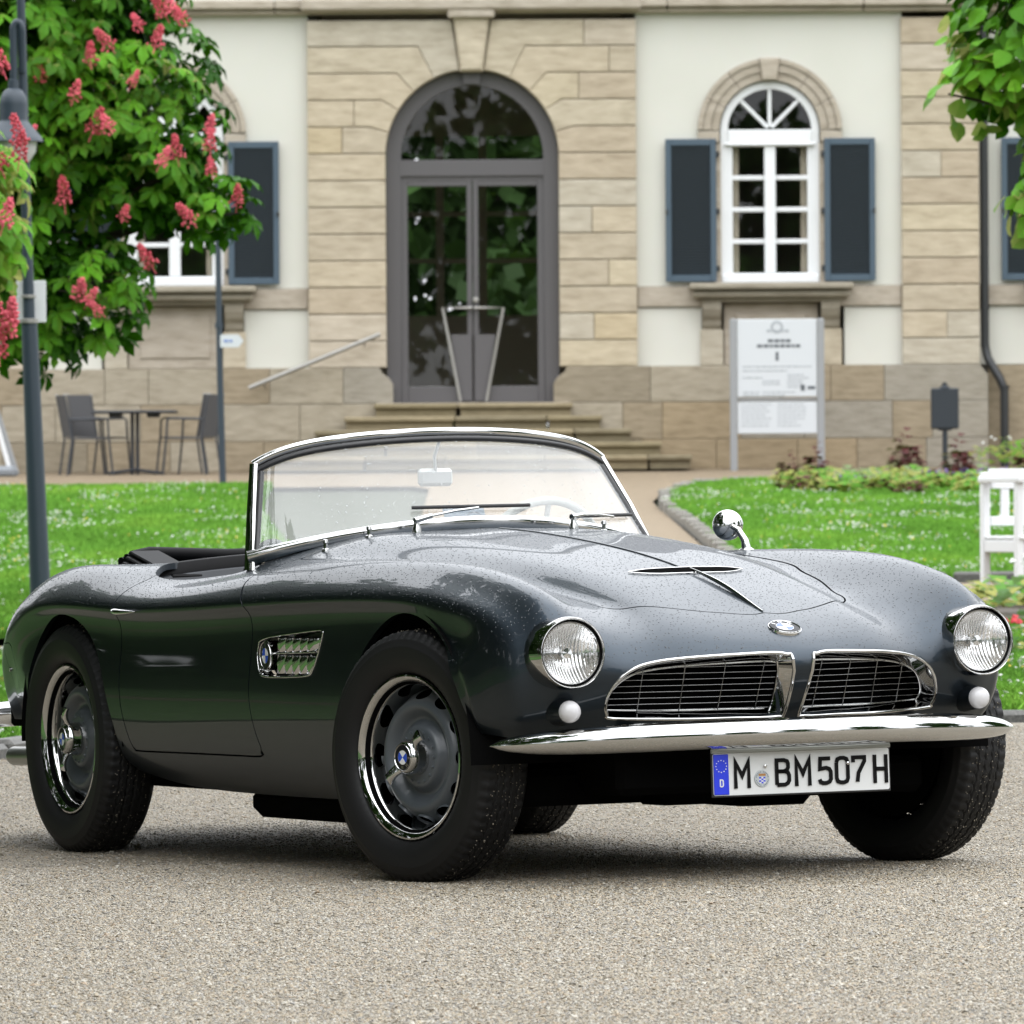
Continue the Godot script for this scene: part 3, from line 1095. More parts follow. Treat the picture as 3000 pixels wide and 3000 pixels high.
func window(b: Node3D, cx: float, zo: float) -> void:
	var C := Vector2(cx, 4.02)
	var t0 := Transform3D(Basis(), Vector3(0, 0, zo))
	# stone surround: arch stones, keystone and short legs
	var r2 := RandomNumberGenerator.new()
	r2.seed = int(cx * 100)
	for s: float in [-1.0, 1.0]:
		for k in 3:
			var a0 := PI / 2 - s * (deg_to_rad(8.5) + k * deg_to_rad(27.0))
			var a1 := PI / 2 - s * (deg_to_rad(8.5) + (k + 1) * deg_to_rad(27.0) - 0.006)
			for ring in [[0.86, 0.80, 0.075], [0.797, 0.70, 0.055], [0.697, 0.60, 0.035]]:
				var pts := PackedVector2Array(arc(C, ring[0], a0, a1, 5) + arc(C, ring[1], a1, a0, 5))
				obj("arch_stone", ashlar(pts, ring[2], 0.2, 0.006), M.stone_grey, b, t0)
		var lg := rect(cx + s * 0.60, 3.885, cx + s * 0.86, 4.015)
		obj("arch_stone", ashlar(lg, 0.06, 0.2, 0.01), M.stone_grey, b, t0)
		var jamb := rect(cx + s * 0.585, 2.19, cx + s * 0.70, 3.88)
		obj("jamb_stone", ashlar(jamb, 0.03, 0.2, 0.008), M.stone_grey, b, t0)
	var key := PackedVector2Array([C + Vector2(-0.088, 0.60), C + Vector2(0.088, 0.60), C + Vector2(0.125, 0.865), C + Vector2(-0.125, 0.865)])
	obj("keystone", ashlar(key, 0.10, 0.2, 0.015), M.stone_grey, b, t0)
	# white timber window
	var g := G.new()
	var outl := [Vector2(cx - 0.585, 2.20), Vector2(cx + 0.585, 2.20)]
	var innl := [Vector2(cx - 0.50, 2.33), Vector2(cx + 0.50, 2.33)]
	for k in 25:
		outl.append(C + Vector2.from_angle(PI * k / 24.0) * 0.585)
		innl.append(C + Vector2.from_angle(PI * k / 24.0) * 0.50)
	var tf := Transform3D(Basis(), Vector3(0, 0, zo - 0.03))
	g.frame(outl, innl, 0.09, tf)
	g.bx(Vector3(cx, 3.935, zo - 0.06), Vector3(1.0, 0.20, 0.11), 0.012)
	g.bx(Vector3(cx, 3.86, zo - 0.02), Vector3(1.08, 0.03, 0.08), 0.01)
	g.bx(Vector3(cx, 2.26, zo - 0.02), Vector3(1.16, 0.10, 0.10), 0.012)
	g.bx(Vector3(cx, 3.085, zo - 0.06), Vector3(0.135, 1.52, 0.09), 0.01)
	for s: float in [-1.0, 1.0]:
		g.bx(Vector3(cx + s * 0.475, 3.085, zo - 0.07), Vector3(0.06, 1.52, 0.06), 0.006)
	var w := obj("window", g, M.white_paint, b)
	for k in 3:
		var bar := G.new()
		bar.bx(Vector3(cx, 2.705 + 0.379 * k, zo - 0.073), Vector3(0.95, 0.055, 0.05), 0.008)
		obj("glazing_bar", bar, M.white_paint, w)
	for a in [45.0, 90.0, 135.0]:
		var d := Vector2.from_angle(deg_to_rad(a))
		var bar := G.new()
		bar.box(Transform3D(Basis(Vector3.BACK, deg_to_rad(a)), Vector3(cx + d.x * 0.27, 4.04 + d.y * 0.27, zo - 0.073)), Vector3(0.48, 0.045, 0.05), 0.008)
		obj("glazing_bar", bar, M.white_paint, w)
	for s: float in [-1.0, 1.0]:
		for k in 4:
			var p := G.new()
			p.poly(rect(cx + s * 0.27 - 0.22, 2.34 + 0.379 * k, cx + s * 0.27 + 0.22, 2.69 + 0.379 * k), 0.0, Transform3D(Basis(), Vector3(0, 0, zo - 0.085)))
			obj("pane", p, M.pane, w)
	var fan := PackedVector2Array(arc(C, 0.51, 0.0, PI, 24))
	var p := G.new()
	p.poly(fan, 0.0, Transform3D(Basis(), Vector3(0, 0, zo - 0.085)))
	obj("pane", p, M.pane, w)
	var cur := G.new()
	for s: float in [-1.0, 1.0]:
		var rows := []
		for k in 13:
			var x := cx + s * (0.50 - 0.13 * k / 12.0)
			rows.append([Vector3(x, 2.3, zo - 0.2 + 0.02 * sin(k * 2.1)), Vector3(x, 3.85, zo - 0.2 + 0.02 * sin(k * 2.1))])
		cur.grid(rows)
	obj("curtain", cur, M.curtain, w)
	# shutters folded back
	for s: float in [-1.0, 1.0]:
		var sx := cx + s * 0.945
		var f := G.new()
		for q in [[sx - 0.268, 3.075, 0.07, 1.70], [sx + 0.268, 3.075, 0.07, 1.70]]:
			f.bx(Vector3(q[0], q[1], zo + 0.07), Vector3(q[2], q[3], 0.045), 0.006)
		for q in [[3.885, 0.08], [2.265, 0.08]]:
			f.bx(Vector3(sx, q[0], zo + 0.07), Vector3(0.47, q[1], 0.044), 0.006)
		var sh := obj("shutter", f, M.shutter, b)
		var bk := G.new()
		bk.bx(Vector3(sx, 3.075, zo + 0.048), Vector3(0.48, 1.57, 0.006))
		obj("shutter_back", bk, M.pipe, sh)
		var sl := G.new()
		for k in 44:
			sl.box(Transform3D(Basis(Vector3.RIGHT, 0.55), Vector3(sx, 2.322 + 0.0349 * k, zo + 0.07)), Vector3(0.47, 0.031, 0.007))
		var so := obj("slats", sl, M.shutter_dark, sh)
		so.set_meta("kind", "stuff")
		for y in [3.74, 3.06, 2.38]:
			var h := G.new()
			h.bx(Vector3(cx + s * 0.628, y, zo + 0.075), Vector3(0.05, 0.07, 0.03), 0.004)
			obj("hinge", h, M.pipe, sh)
		var ct := G.new()
		ct.bx(Vector3(cx + s * 1.235, 3.06, zo + 0.105), Vector3(0.03, 0.05, 0.03), 0.004)
		obj("catch", ct, M.pipe, sh)
	# sill on two consoles, panel below
	var g2 := G.new()
	g2.bx(Vector3(cx, 2.165, zo + 0.14), Vector3(1.95, 0.075, 0.46), 0.018)
	g2.bx(Vector3(cx, 2.075, zo + 0.11), Vector3(1.87, 0.09, 0.36), 0.025)
	g2.bx(Vector3(cx, 2.005, zo + 0.06), Vector3(1.66, 0.05, 0.26), 0.012)
	obj("sill", g2, M.sill, b)
	for s: float in [-1.0, 1.0]:
		var bx := cx + s * 0.705
		var prof := PackedVector2Array([Vector2(-0.05, 1.98), Vector2(0.19, 1.98), Vector2(0.19, 1.90), Vector2(0.15, 1.82), Vector2(0.10, 1.76), Vector2(0.085, 1.70), Vector2(0.05, 1.66), Vector2(-0.05, 1.66)])
		var cg := G.new()
		cg.poly(prof, 0.22, Transform3D(Basis(Vector3(0, 0, 1), Vector3.UP, Vector3(-1, 0, 0)), Vector3(bx - 0.11, 0, zo)), true)
		obj("console", cg, M.sill, b)
		obj("panel_stone", ashlar(rect(bx - 0.135, PL, bx + 0.135, 1.66), zo + 0.06, 0.2, 0.008), M.stone[(1 if s > 0 else 4) % M.stone.size()], b)
	obj("panel_stone", ashlar(rect(cx - 0.56, PL, cx + 0.56, 1.97), zo + 0.02, 0.2, 0.008), M.stone_grey, b)
	obj("panel_stone", ashlar(rect(cx - 0.42, PL + 0.12, cx + 0.42, 1.85), zo + 0.04, 0.2, 0.012), M.stone_grey, b)

func band(b: Node3D, r2: RandomNumberGenerator) -> void:
	for s: float in [-1.0, 1.0]:
		for q in [[1.96, 2.86], [4.23, 5.10], [6.05, 6.8]]:
			var g := ashlar(rect(minf(q[0] * s, q[1] * s), 1.93, maxf(q[0] * s, q[1] * s), 2.175), 0.04 if q[0] < 6.0 else -0.1, 0.2, 0.01)
			obj("band_stone", g, M.stone_grey, b)

func portal_door(b: Node3D) -> void:
	var C := Vector2(0, 3.74)
	var t := Transform3D(Basis(), Vector3(0, 0, -0.06))
	var g := G.new()
	var o := []
	var i := []
	o.append(Vector2(-1.024, 0.80))
	i.append(Vector2(-0.86, 0.80))
	for k in 33:
		o.append(C + Vector2.from_angle(PI - PI * k / 32.0) * 1.024)
		i.append(C + Vector2.from_angle(PI - PI * k / 32.0) * 0.845)
	o.append(Vector2(1.024, 0.80))
	i.append(Vector2(0.86, 0.80))
	o.reverse()
	i.reverse()
	g.frame(o, i, 0.10, t, false)
	g.bx(Vector3(0, 3.60, -0.10), Vector3(1.74, 0.20, 0.085), 0.01)
	g.bx(Vector3(0, 3.475, -0.115), Vector3(1.70, 0.06, 0.06), 0.01)
	var d := obj("door", g, M.door_paint, b)
	g = G.new()
	var kp := PackedVector2Array([Vector2(-0.09, 4.60), Vector2(0.09, 4.60), Vector2(0.115, 4.76), Vector2(-0.115, 4.76)])
	g.poly(kp, 0.1, Transform3D(Basis(), Vector3(0, 0, 0.02)))
	obj("door_keystone", g, M.door_paint, d)
	g = G.new()
	g.poly(PackedVector2Array(arc(C, 0.85, 0.0, PI, 32)), 0.0, Transform3D(Basis(), Vector3(0, 0, -0.13)))
	obj("pane", g, M.pane, d)
	for s: float in [-1.0, 1.0]:
		g = G.new()
		for q in [[0.035, 0.085], [0.815, 0.09]]:
			g.bx(Vector3(s * (q[0] + 0.002), 2.13, -0.115), Vector3(q[1] if q[0] > 0.1 else 0.065, 2.66, 0.06), 0.008)
		g.bx(Vector3(s * 0.415, 0.905, -0.117), Vector3(0.72, 0.20, 0.056), 0.008)
		g.bx(Vector3(s * 0.415, 3.42, -0.117), Vector3(0.72, 0.07, 0.056), 0.008)
		var lf := obj("door_leaf", g, M.door_paint, d)
		g = G.new()
		g.poly(rect(s * 0.42 - 0.36, 1.0, s * 0.42 + 0.36, 3.39), 0.0, Transform3D(Basis(), Vector3(0, 0, -0.12)))
		obj("pane", g, M.pane, lf)
		# push plate: slanted bars meeting the middle stile
		g = G.new()
		var pts := PackedVector2Array()
		for p in [Vector2(0.02, 0.83), Vector2(0.15, 0.83), Vector2(0.27, 1.62), Vector2(0.02, 1.62)]:
			pts.append(Vector2(p.x * s, p.y))
		g.poly(pts, 0.02, Transform3D(Basis(), Vector3(0, 0, -0.06)))
		obj("push_plate", g, M.door_paint, lf)
		g = G.new()
		g.tube([Vector3(s * 0.155, 0.82, -0.035), Vector3(s * 0.36, 1.935, -0.035), Vector3(s * 0.01, 1.935, -0.035)], 0.021, 6)
		obj("door_handle", g, M.steel_pale, lf)
	g = G.new()
	g.lathe([Vector2(0.0, 0.04), Vector2(0.03, 0.035), Vector2(0.038, 0.015), Vector2(0.03, 0.0)], Transform3D(Basis(Vector3.RIGHT, PI / 2), Vector3(0.035, 2.03, -0.075)), 14)
	obj("door_knob", g, M.steel_pale, d)
	g = G.new()
	g.bx(Vector3(0, 0.79, 0.1), Vector3(2.3, 0.02, 0.5), 0.004)
	obj("threshold", g, M.stone_grey, d)

# ---------------------------------------------------------------- things in the garden
func ground_at(x: float, d: float, turn := 0.0, lift := 0.0) -> Transform3D:
	return Transform3D(Basis(Vector3.UP, turn), Vector3(x, land(x, -d) + lift, -d))

func copy(src: Node3D, at: Transform3D, label: String) -> Node3D:
	var o: Node3D = src.duplicate()
	o.name = numbered(String(src.name).get_slice("_0", 0))
	o.transform = at
	add_child(o, true)
	o.set_meta("label", label)
	return o

func garden() -> void:
	lamp()
	signs()
	seating()
	bench()
	beds()

func lamp() -> void:
	var l := thing("lamp_post", "dark grey lamp post with a bell-shaped lantern under the crook, left lawn", "lamp post", ground_at(-3.165, 52.0))
	var g := G.new()
	g.tube([Vector3(0, -0.1, 0), Vector3(-0.045, 1.2, 0), Vector3(-0.075, 2.05, 0)], [0.074, 0.062, 0.054], 14)
	g.tube([Vector3(-0.075, 2.04, 0), Vector3(-0.095, 3.0, 0), Vector3(-0.125, 4.6, 0)], [0.040, 0.032, 0.027], 12)
	obj("pole", g, M.lamp_paint, l)
	g = G.new()
	g.lathe([Vector2(0.055, 0), Vector2(0.064, 0.004), Vector2(0.064, 0.03), Vector2(0.054, 0.034)], Transform3D(Basis(), Vector3(-0.077, 2.03, 0)), 14)
	obj("collar", g, M.steel_pale, l)
	g = G.new()
	g.lathe([Vector2(0.04, 0), Vector2(0.052, 0.003), Vector2(0.052, 0.02), Vector2(0.04, 0.024)], Transform3D(Basis(), Vector3(-0.078, 2.2, 0)), 14)
	obj("collar", g, M.steel_pale, l)
	g = G.new()
	g.bx(Vector3(-0.065, 2.18, -0.07), Vector3(0.20, 0.28, 0.012), 0.003)
	obj("back_plate", g, M.white_paint, l)
	g = G.new()
	var p := []
	for k in 11:
		var a := PI * k / 10.0
		p.append(Vector3(-0.138 + 0.027 * cos(a), 4.0 + 0.055 * sin(a), 0.06))
	p.append(Vector3(-0.165, 3.62, 0.06))
	p.insert(0, Vector3(-0.111, 3.72, 0.02))
	g.tube(p, 0.026, 10)
	obj("crook", g, M.lamp_paint, l)
	var t := Transform3D(Basis(), Vector3(-0.168, 3.28, 0.06))
	g = G.new()
	g.lathe([Vector2(0.0, 0.40), Vector2(0.034, 0.385), Vector2(0.036, 0.33), Vector2(0.062, 0.315), Vector2(0.088, 0.27), Vector2(0.094, 0.22), Vector2(0.092, 0.12), Vector2(0.10, 0.105)], t, 22, 50.0)
	g.lathe([Vector2(0.10, 0.105), Vector2(0.19, 0.0), Vector2(0.20, -0.03), Vector2(0.185, -0.03), Vector2(0.09, 0.09)], t, 22, 50.0)
	var ln := obj("lantern", g, M.lamp_paint, l)
	g = G.new()
	g.lathe([Vector2(0.16, -0.02), Vector2(0.15, -0.10), Vector2(0.10, -0.17), Vector2(0.0, -0.19)], t, 20)
	obj("lamp_glass", g, M.opal, ln)

func lines(g: G, x0: float, y0: float, w: float, n: int, step: float, h: float, r: RandomNumberGenerator, centred := false) -> void:
	for k in n:
		var x := 0.0
		var L := w * r.randf_range(0.6, 1.0)
		while x < L:
			var s := r.randf_range(0.02, 0.07)
			g.bx(Vector3(x0 + x + s * 0.5 - (L * 0.5 if centred else 0.0), y0 - k * step, 0.0), Vector3(s, h, 0.003))
			x += s + 0.012

func signs() -> void:
	var r := RandomNumberGenerator.new()
	r.seed = 8
	# slim post with a small arrow plate
	var s := thing("sign_post", "slim blue-grey post carrying a small white arrow plate, left of the path", "sign post", ground_at(-3.19, 85.4))
	var g := G.new()
	g.tube([Vector3(0, -0.1, 0), Vector3(-0.03, 1.4, 0), Vector3(-0.045, 3.4, 0)], [0.04, 0.036, 0.032], 10)
	obj("pole", g, M.lamp_paint, s)
	g = G.new()
	g.poly(PackedVector2Array([Vector2(-0.02, 1.54), Vector2(0.18, 1.54), Vector2(0.24, 1.61), Vector2(0.18, 1.68), Vector2(-0.02, 1.68)]), 0.02, Transform3D(Basis(), Vector3(0, 0, 0.055)), true)
	var pl := obj("arrow_plate", g, M.board_white, s)
	g = G.new()
	lines(g, 0.02, 1.61, 0.12, 1, 0.1, 0.022, r)
	g.v = g.v
	var tx := obj("plate_print", g, M.print_blue, pl, Transform3D(Basis(), Vector3(0, 0, 0.058)))
	tx.set_meta("kind", "stuff")
	g = G.new()
	g.lathe([Vector2(0.036, -0.03), Vector2(0.046, -0.03), Vector2(0.046, 0.03), Vector2(0.036, 0.03)], Transform3D(Basis(), Vector3(-0.035, 1.78, 0)), 12)
	obj("post_clamp", g, M.lamp_paint, s)
	# notice board on two posts
	var n := thing("notice_board", "white notice board with two printed panels on grey posts before the plinth", "notice board", ground_at(3.11, 90.4, 0.0, 0.0))
	for x: float in [-0.51, 0.51]:
		g = G.new()
		g.bx(Vector3(x, 0.86, 0), Vector3(0.085, 1.84, 0.07), 0.012)
		obj("post", g, M.grey_post, n)
	for q in [[1.32, 0.91], [0.62, 0.37]]:
		g = G.new()
		g.bx(Vector3(0, q[0], 0.0), Vector3(0.93, q[1], 0.04), 0.006)
		obj("panel", g, M.board_white, n)
	g = G.new()
	g.bx(Vector3(0, 0.835, -0.01), Vector3(0.93, 0.03, 0.02))
	obj("rail", g, M.grey_post, n)
	g = G.new()
	lines(g, 0.0, 1.635, 0.36, 1, 0.06, 0.03, r, true)
	lines(g, -0.40, 1.22, 0.80, 2, 0.05, 0.014, r)
	lines(g, -0.40, 1.09, 0.3, 1, 0.05, 0.014, r)
	lines(g, 0.12, 1.12, 0.2, 5, 0.035, 0.013, r)
	lines(g, -0.17, 1.05, 0.24, 2, 0.035, 0.013, r)
	lines(g, -0.40, 0.92, 0.2, 2, 0.035, 0.013, r)
	lines(g, -0.17, 0.92, 0.35, 2, 0.035, 0.013, r)
	lines(g, -0.42, 0.78, 0.36, 7, 0.042, 0.011, r)
	lines(g, 0.0, 0.78, 0.36, 7, 0.042, 0.011, r)
	g.lathe([Vector2(0.075, -0.001), Vector2(0.06, 0.002), Vector2(0.045, 0.002)], Transform3D(Basis(Vector3.RIGHT, PI / 2), Vector3(0, 1.68, 0)), 20)
	var np := obj("board_print", g, M.print_grey, n, Transform3D(Basis(), Vector3(0, 0, 0.021)))
	np.set_meta("kind", "stuff")
	g = G.new()
	lines(g, 0.0, 1.52, 0.32, 1, 0.05, 0.036, r, true)
	lines(g, 0.0, 1.46, 0.54, 1, 0.05, 0.036, r, true)
	g.bx(Vector3(0, 1.34, 0), Vector3(0.035, 0.10, 0.003))
	g.bx(Vector3(0.30, 0.97, 0), Vector3(0.05, 0.07, 0.003))
	g.bx(Vector3(0.40, 0.97, 0), Vector3(0.09, 0.04, 0.003))
	np = obj("board_print", g, M.print_dark, n, Transform3D(Basis(), Vector3(0, 0, 0.021)))
	np.set_meta("kind", "stuff")
	# small black board on a stem
	var b := thing("letter_box", "black box on a stem with a knob on top, right end of the plinth", "letter box", ground_at(5.08, 90.6))
	g = G.new()
	g.bx(Vector3(0, 0.715, 0), Vector3(0.325, 0.48, 0.12), 0.015)
	g.bx(Vector3(0, 0.47, 0), Vector3(0.16, 0.03, 0.09), 0.01)
	obj("box", g, M.box_blue, b)
	g = G.new()
	g.tube([Vector3(0, -0.1, 0), Vector3(0, 0.48, 0)], 0.032, 10)
	obj("stem", g, M.box_blue, b)
	g = G.new()
	g.lathe([Vector2(0.07, 0.0), Vector2(0.055, 0.02), Vector2(0.028, 0.035), Vector2(0.03, 0.06), Vector2(0.0, 0.075)], Transform3D(Basis(), Vector3(0, 0.953, 0)), 14)
	obj("knob", g, M.box_blue, b)
	# leaning board cut by the picture's edge
	var a := thing("sandwich_board", "pale folding board with a grey rubber foot at the far left wall", "sandwich board", ground_at(-5.93, 89.6))
	g = G.new()
	g.box(Transform3D(Basis(Vector3.BACK, 0.27), Vector3(0.02, 0.42, 0.06)), Vector3(0.05, 0.86, 0.04), 0.01)
	obj("frame", g, M.white_paint, a)
	g = G.new()
	g.box(Transform3D(Basis(Vector3.BACK, 0.30), Vector3(0.06, 0.43, -0.06)), Vector3(0.07, 0.86, 0.03), 0.008)
	obj("frame", g, M.grey_post, a)
	g = G.new()
	g.bx(Vector3(-0.06, 0.05, 0.0), Vector3(0.52, 0.15, 0.34), 0.05)
	obj("foot", g, M.grey_foot, a)

func seating() -> void:
	var t := thing("garden_table", "dark metal garden table between four mesh chairs by the plinth", "table", ground_at(-4.40, 90.3))
	var g := G.new()
	g.bx(Vector3(0, 0.735, 0), Vector3(0.98, 0.03, 0.8), 0.008)
	g.bx(Vector3(-0.22, 0.70, 0), Vector3(0.14, 0.06, 0.5), 0.01)
	g.bx(Vector3(0.22, 0.70, 0), Vector3(0.14, 0.06, 0.5), 0.01)
	obj("tabletop", g, M.chair_metal, t)
	for x: float in [-0.03, 0.03]:
		g = G.new()
		g.tube([Vector3(x, 0.0, 0), Vector3(x, 0.72, 0)], 0.022, 8)
		obj("leg", g, M.chair_metal, t)
	for a: float in [0.5, -0.5]:
		g = G.new()
		var d := Vector3(cos(a), 0, sin(a)) * 0.34
		g.tube([-d + Vector3(0, 0.02, 0), Vector3(0, 0.06, 0), d + Vector3(0, 0.02, 0)], 0.022, 6)
		obj("foot_bar", g, M.chair_metal, t)
	var c := thing("garden_chair", "grey mesh garden chair at the left end of the table, seen from its side", "chair", ground_at(-4.96, 90.1, PI / 2 + 0.25), "mesh chairs round the garden table")
	g = G.new()
	g.bx(Vector3(0, 0.43, 0.02), Vector3(0.44, 0.02, 0.42), 0.008)
	obj("seat", g, M.chair_mesh, c)
	g = G.new()
	g.box(Transform3D(Basis(Vector3.RIGHT, -0.17), Vector3(0, 0.69, -0.255)), Vector3(0.42, 0.50, 0.012), 0.004)
	obj("backrest", g, M.chair_mesh, c)
	for s: float in [-1.0, 1.0]:
		g = G.new()
		g.tube([Vector3(0.235 * s, 0.0, -0.27), Vector3(0.235 * s, 0.42, -0.21), Vector3(0.235 * s, 0.93, -0.30)], 0.013, 7)
		obj("back_leg", g, M.chair_metal, c)
		g = G.new()
		g.tube([Vector3(0.24 * s, 0.0, 0.27), Vector3(0.24 * s, 0.45, 0.22), Vector3(0.24 * s, 0.64, 0.21), Vector3(0.24 * s, 0.66, 0.17), Vector3(0.24 * s, 0.65, -0.245)], 0.013, 7)
		obj("front_leg", g, M.chair_metal, c)
		g = G.new()
		g.lathe([Vector2(0.0, 0.02), Vector2(0.017, 0.008), Vector2(0.015, 0.0)], Transform3D(Basis(), Vector3(0.235 * s, 0.93, -0.30)), 8)
		obj("end_cap", g, M.grey_post, c)
	copy(c, ground_at(-4.83, 90.75, 1.0), "grey mesh garden chair turned three-quarters, behind the table's left end")
	copy(c, ground_at(-3.86, 90.55, -PI / 2 - 0.1), "grey mesh garden chair behind the table's right end, half hidden")
	copy(c, ground_at(-3.72, 90.0, -PI / 2 - 0.35), "grey mesh garden chair at the table's right end, nearest the sign post")

func bench() -> void:
	var b := thing("park_bench", "white painted timber bench facing right across the path", "bench", ground_at(4.47, 58.7, 0.43))
	var L := 1.70
	var g: G
	for x: float in [-L / 2, L / 2]:
		g = G.new()
		g.bx(Vector3(x, 0.46, -0.27), Vector3(0.062, 0.94, 0.06), 0.006)
		obj("back_leg", g, M.bench_white, b)
		g = G.new()
		g.bx(Vector3(x, 0.42, 0.27), Vector3(0.062, 0.86, 0.06), 0.006)
		obj("front_leg", g, M.bench_white, b)
		g = G.new()
		g.bx(Vector3(x, 0.875, 0.02), Vector3(0.095, 0.045, 0.64), 0.008)
		obj("armrest", g, M.bench_white, b)
		g = G.new()
		g.bx(Vector3(x, 0.37, 0), Vector3(0.05, 0.09, 0.47), 0.005)
		obj("side_rail", g, M.bench_white, b)
	for q in [[0.88, 0.15, -0.27], [0.56, 0.07, -0.27], [0.37, 0.10, 0.27], [0.37, 0.10, -0.25]]:
		g = G.new()
		g.bx(Vector3(0, q[0], q[2]), Vector3(L - 0.076, q[1], 0.045), 0.006)
		obj("rail", g, M.bench_white, b)
	for k in 9:
		g = G.new()
		g.bx(Vector3(-L / 2 + 0.17 + k * 0.17, 0.70, -0.27), Vector3(0.07, 0.22, 0.025), 0.004)
		obj("back_slat", g, M.bench_white, b)
	for k in 5:
		g = G.new()
		g.bx(Vector3(0, 0.435, -0.22 + k * 0.122), Vector3(L + 0.03, 0.025, 0.108), 0.006)
		obj("seat_slat", g, M.bench_white, b)

func clump(r: RandomNumberGenerator, n: int, h: float, w: float, leaf: float) -> G:
	var g := G.new()
	for k in n:
		var a := r.randf() * TAU
		var rr := sqrt(r.randf()) * w
		var y := h * r.randf_range(0.35, 1.0) * (1.0 - 0.5 * rr / w)
		var o := Vector3(cos(a) * rr, y, sin(a) * rr)
		var d := Vector3(cos(a), r.randf_range(-0.3, 0.9), sin(a)).normalized()
		var s := d.cross(Vector3.UP).normalized() * leaf * 0.35
		var l := leaf * r.randf_range(0.7, 1.2)
		var m := o + d * l * 0.5
		g.tri(o, m + s, m - s + Vector3(0, 0.01, 0))
		g.tri(m + s, o + d * l - Vector3(0, l * 0.25, 0), m - s + Vector3(0, 0.01, 0))
	return g

func florets(r: RandomNumberGenerator, n: int, h: float, w: float, s: float) -> G:
	var g := G.new()
	for k in n:
		var a := r.randf() * TAU
		var rr := sqrt(r.randf()) * w
		g.lathe([Vector2(0.0, s * 0.5), Vector2(s * 0.5, 0.0), Vector2(0.0, -s * 0.3)], Transform3D(Basis.from_euler(Vector3(r.randf() * 0.6, 0, r.randf() * 0.6)), Vector3(cos(a) * rr, h * r.randf_range(0.75, 1.05), sin(a) * rr)), 5)
	return g

func plant(called: String, label: String, group: String, leaves: G, lm: Material, blooms: G, bm: Material, at: Transform3D) -> Node3D:
	var p := thing(called, label, "plant", at, group)
	obj("foliage", leaves, lm, p)
	if blooms:
		obj("blooms", blooms, bm, p)
	return p

func beds() -> void:
	var r := RandomNumberGenerator.new()
	r.seed = 21
	struct("flower_bed", sheet(loop([2.66, 83.3, 2.95, 81.2, 3.3, 80.6, 6.2, 80.6, 6.2, 84.4, 2.75, 84.4]), 0.03, 0.5), M.earth)
	struct("flower_bed", sheet(loop([3.0, 51.0, 8.0, 51.0, 8.0, 55.5, 3.15, 55.5]), 0.03, 0.5), M.earth)
	var kinds := [
		["lettuce_plant", "bright green low leafy plant in the round flower bed", "bright green plants in the round bed", clump(r, 70, 0.22, 0.17, 0.12), M.leaf_bright, null, null, 44, 0.0],
		["pansy_plant", "low plant with violet blooms in the round flower bed", "violet-flowered plants in the round bed", clump(r, 50, 0.20, 0.15, 0.08), M.leaf_mid, florets(r, 9, 0.20, 0.14, 0.04), M.violet, 12, 0.0],
		["silver_plant", "taller pale grey-green plant in the round flower bed", "pale plants in the round bed", clump(r, 80, 0.27, 0.17, 0.10), M.leaf_pale, null, null, 16, 1.0],
		["red_leaf_plant", "dark red broad-leaved plant low in the round flower bed", "dark red low plants in the round bed", clump(r, 50, 0.20, 0.16, 0.12), M.leaf_red, null, null, 11, 0.0],
	]
	for k in kinds:
		var first: Node3D = null
		for i in k[7]:
			var d := r.randf_range(82.2, 84.1) if k[8] > 0.0 else r.randf_range(80.85, 83.9)
			var x := r.randf_range(2.95, 5.6) if d > 81.6 else r.randf_range(3.1, 5.6)
			var at := ground_at(x, d, r.randf() * TAU)
			at.basis = at.basis.scaled(Vector3.ONE * r.randf_range(0.8, 1.2))
			var where: String = k[1].replace("in the round", "in the %s %s of the round" % ["back" if d > 82.4 else "front", "left" if x < 3.8 else ("middle" if x < 4.7 else "right")])
			if first == null:
				first = plant(k[0], where, k[2], k[3], k[4], k[5], k[6], at)
			else:
				copy(first, at, where)
	var tall := clump(r, 90, 0.60, 0.10, 0.13)
	var spots := [[2.98, 83.5, "first", 0.75], [3.27, 83.6, "second", 0.9], [4.28, 83.9, "third and tallest", 1.15], [4.78, 82.6, "fourth", 1.1], [5.5, 83.0, "fifth", 0.9]]
	var t0: Node3D = null
	for q in spots:
		var at := ground_at(q[0], q[1], q[3] * 5.0)
		at.basis = at.basis.scaled(Vector3.ONE * q[3])
		var lab := "tall dark red foliage plant, %s from the left in the round flower bed" % q[2]
		if t0 == null:
			t0 = plant("amaranth_plant", lab, "", tall, M.leaf_red, null, null, at)
		else:
			copy(t0, at, lab)
	# beside the bench and near the right headlight
	plant("hosta_plant", "big-leaved green plant at the foot of the white bench", "", clump(r, 60, 0.30, 0.28, 0.24), M.leaf_bright, florets(r, 4, 0.38, 0.14, 0.06), M.petal_white, ground_at(3.55, 54.2))
	plant("leafy_plant", "dark green leafy plant behind the right headlight", "", clump(r, 80, 0.26, 0.34, 0.16), M.leaf_mid, null, null, ground_at(3.35, 52.2))
	plant("red_flower_plant", "plant with bright red blooms behind the right headlight", "", clump(r, 50, 0.22, 0.22, 0.11), M.leaf_mid, florets(r, 9, 0.24, 0.18, 0.05), M.petal_red, ground_at(2.80, 43.0))
	plant("low_shrub", "low green shrub along the wall beside the rain pipe", "", clump(r, 160, 0.42, 0.6, 0.14), M.leaf_bright, florets(r, 10, 0.4, 0.5, 0.04), M.petal_white, ground_at(5.95, 90.2))
	plant("leafy_plant", "green leafy plant at the left edge beside the parked car's tail", "", clump(r, 60, 0.24, 0.26, 0.16), M.leaf_bright, null, null, ground_at(-2.55, 38.6))

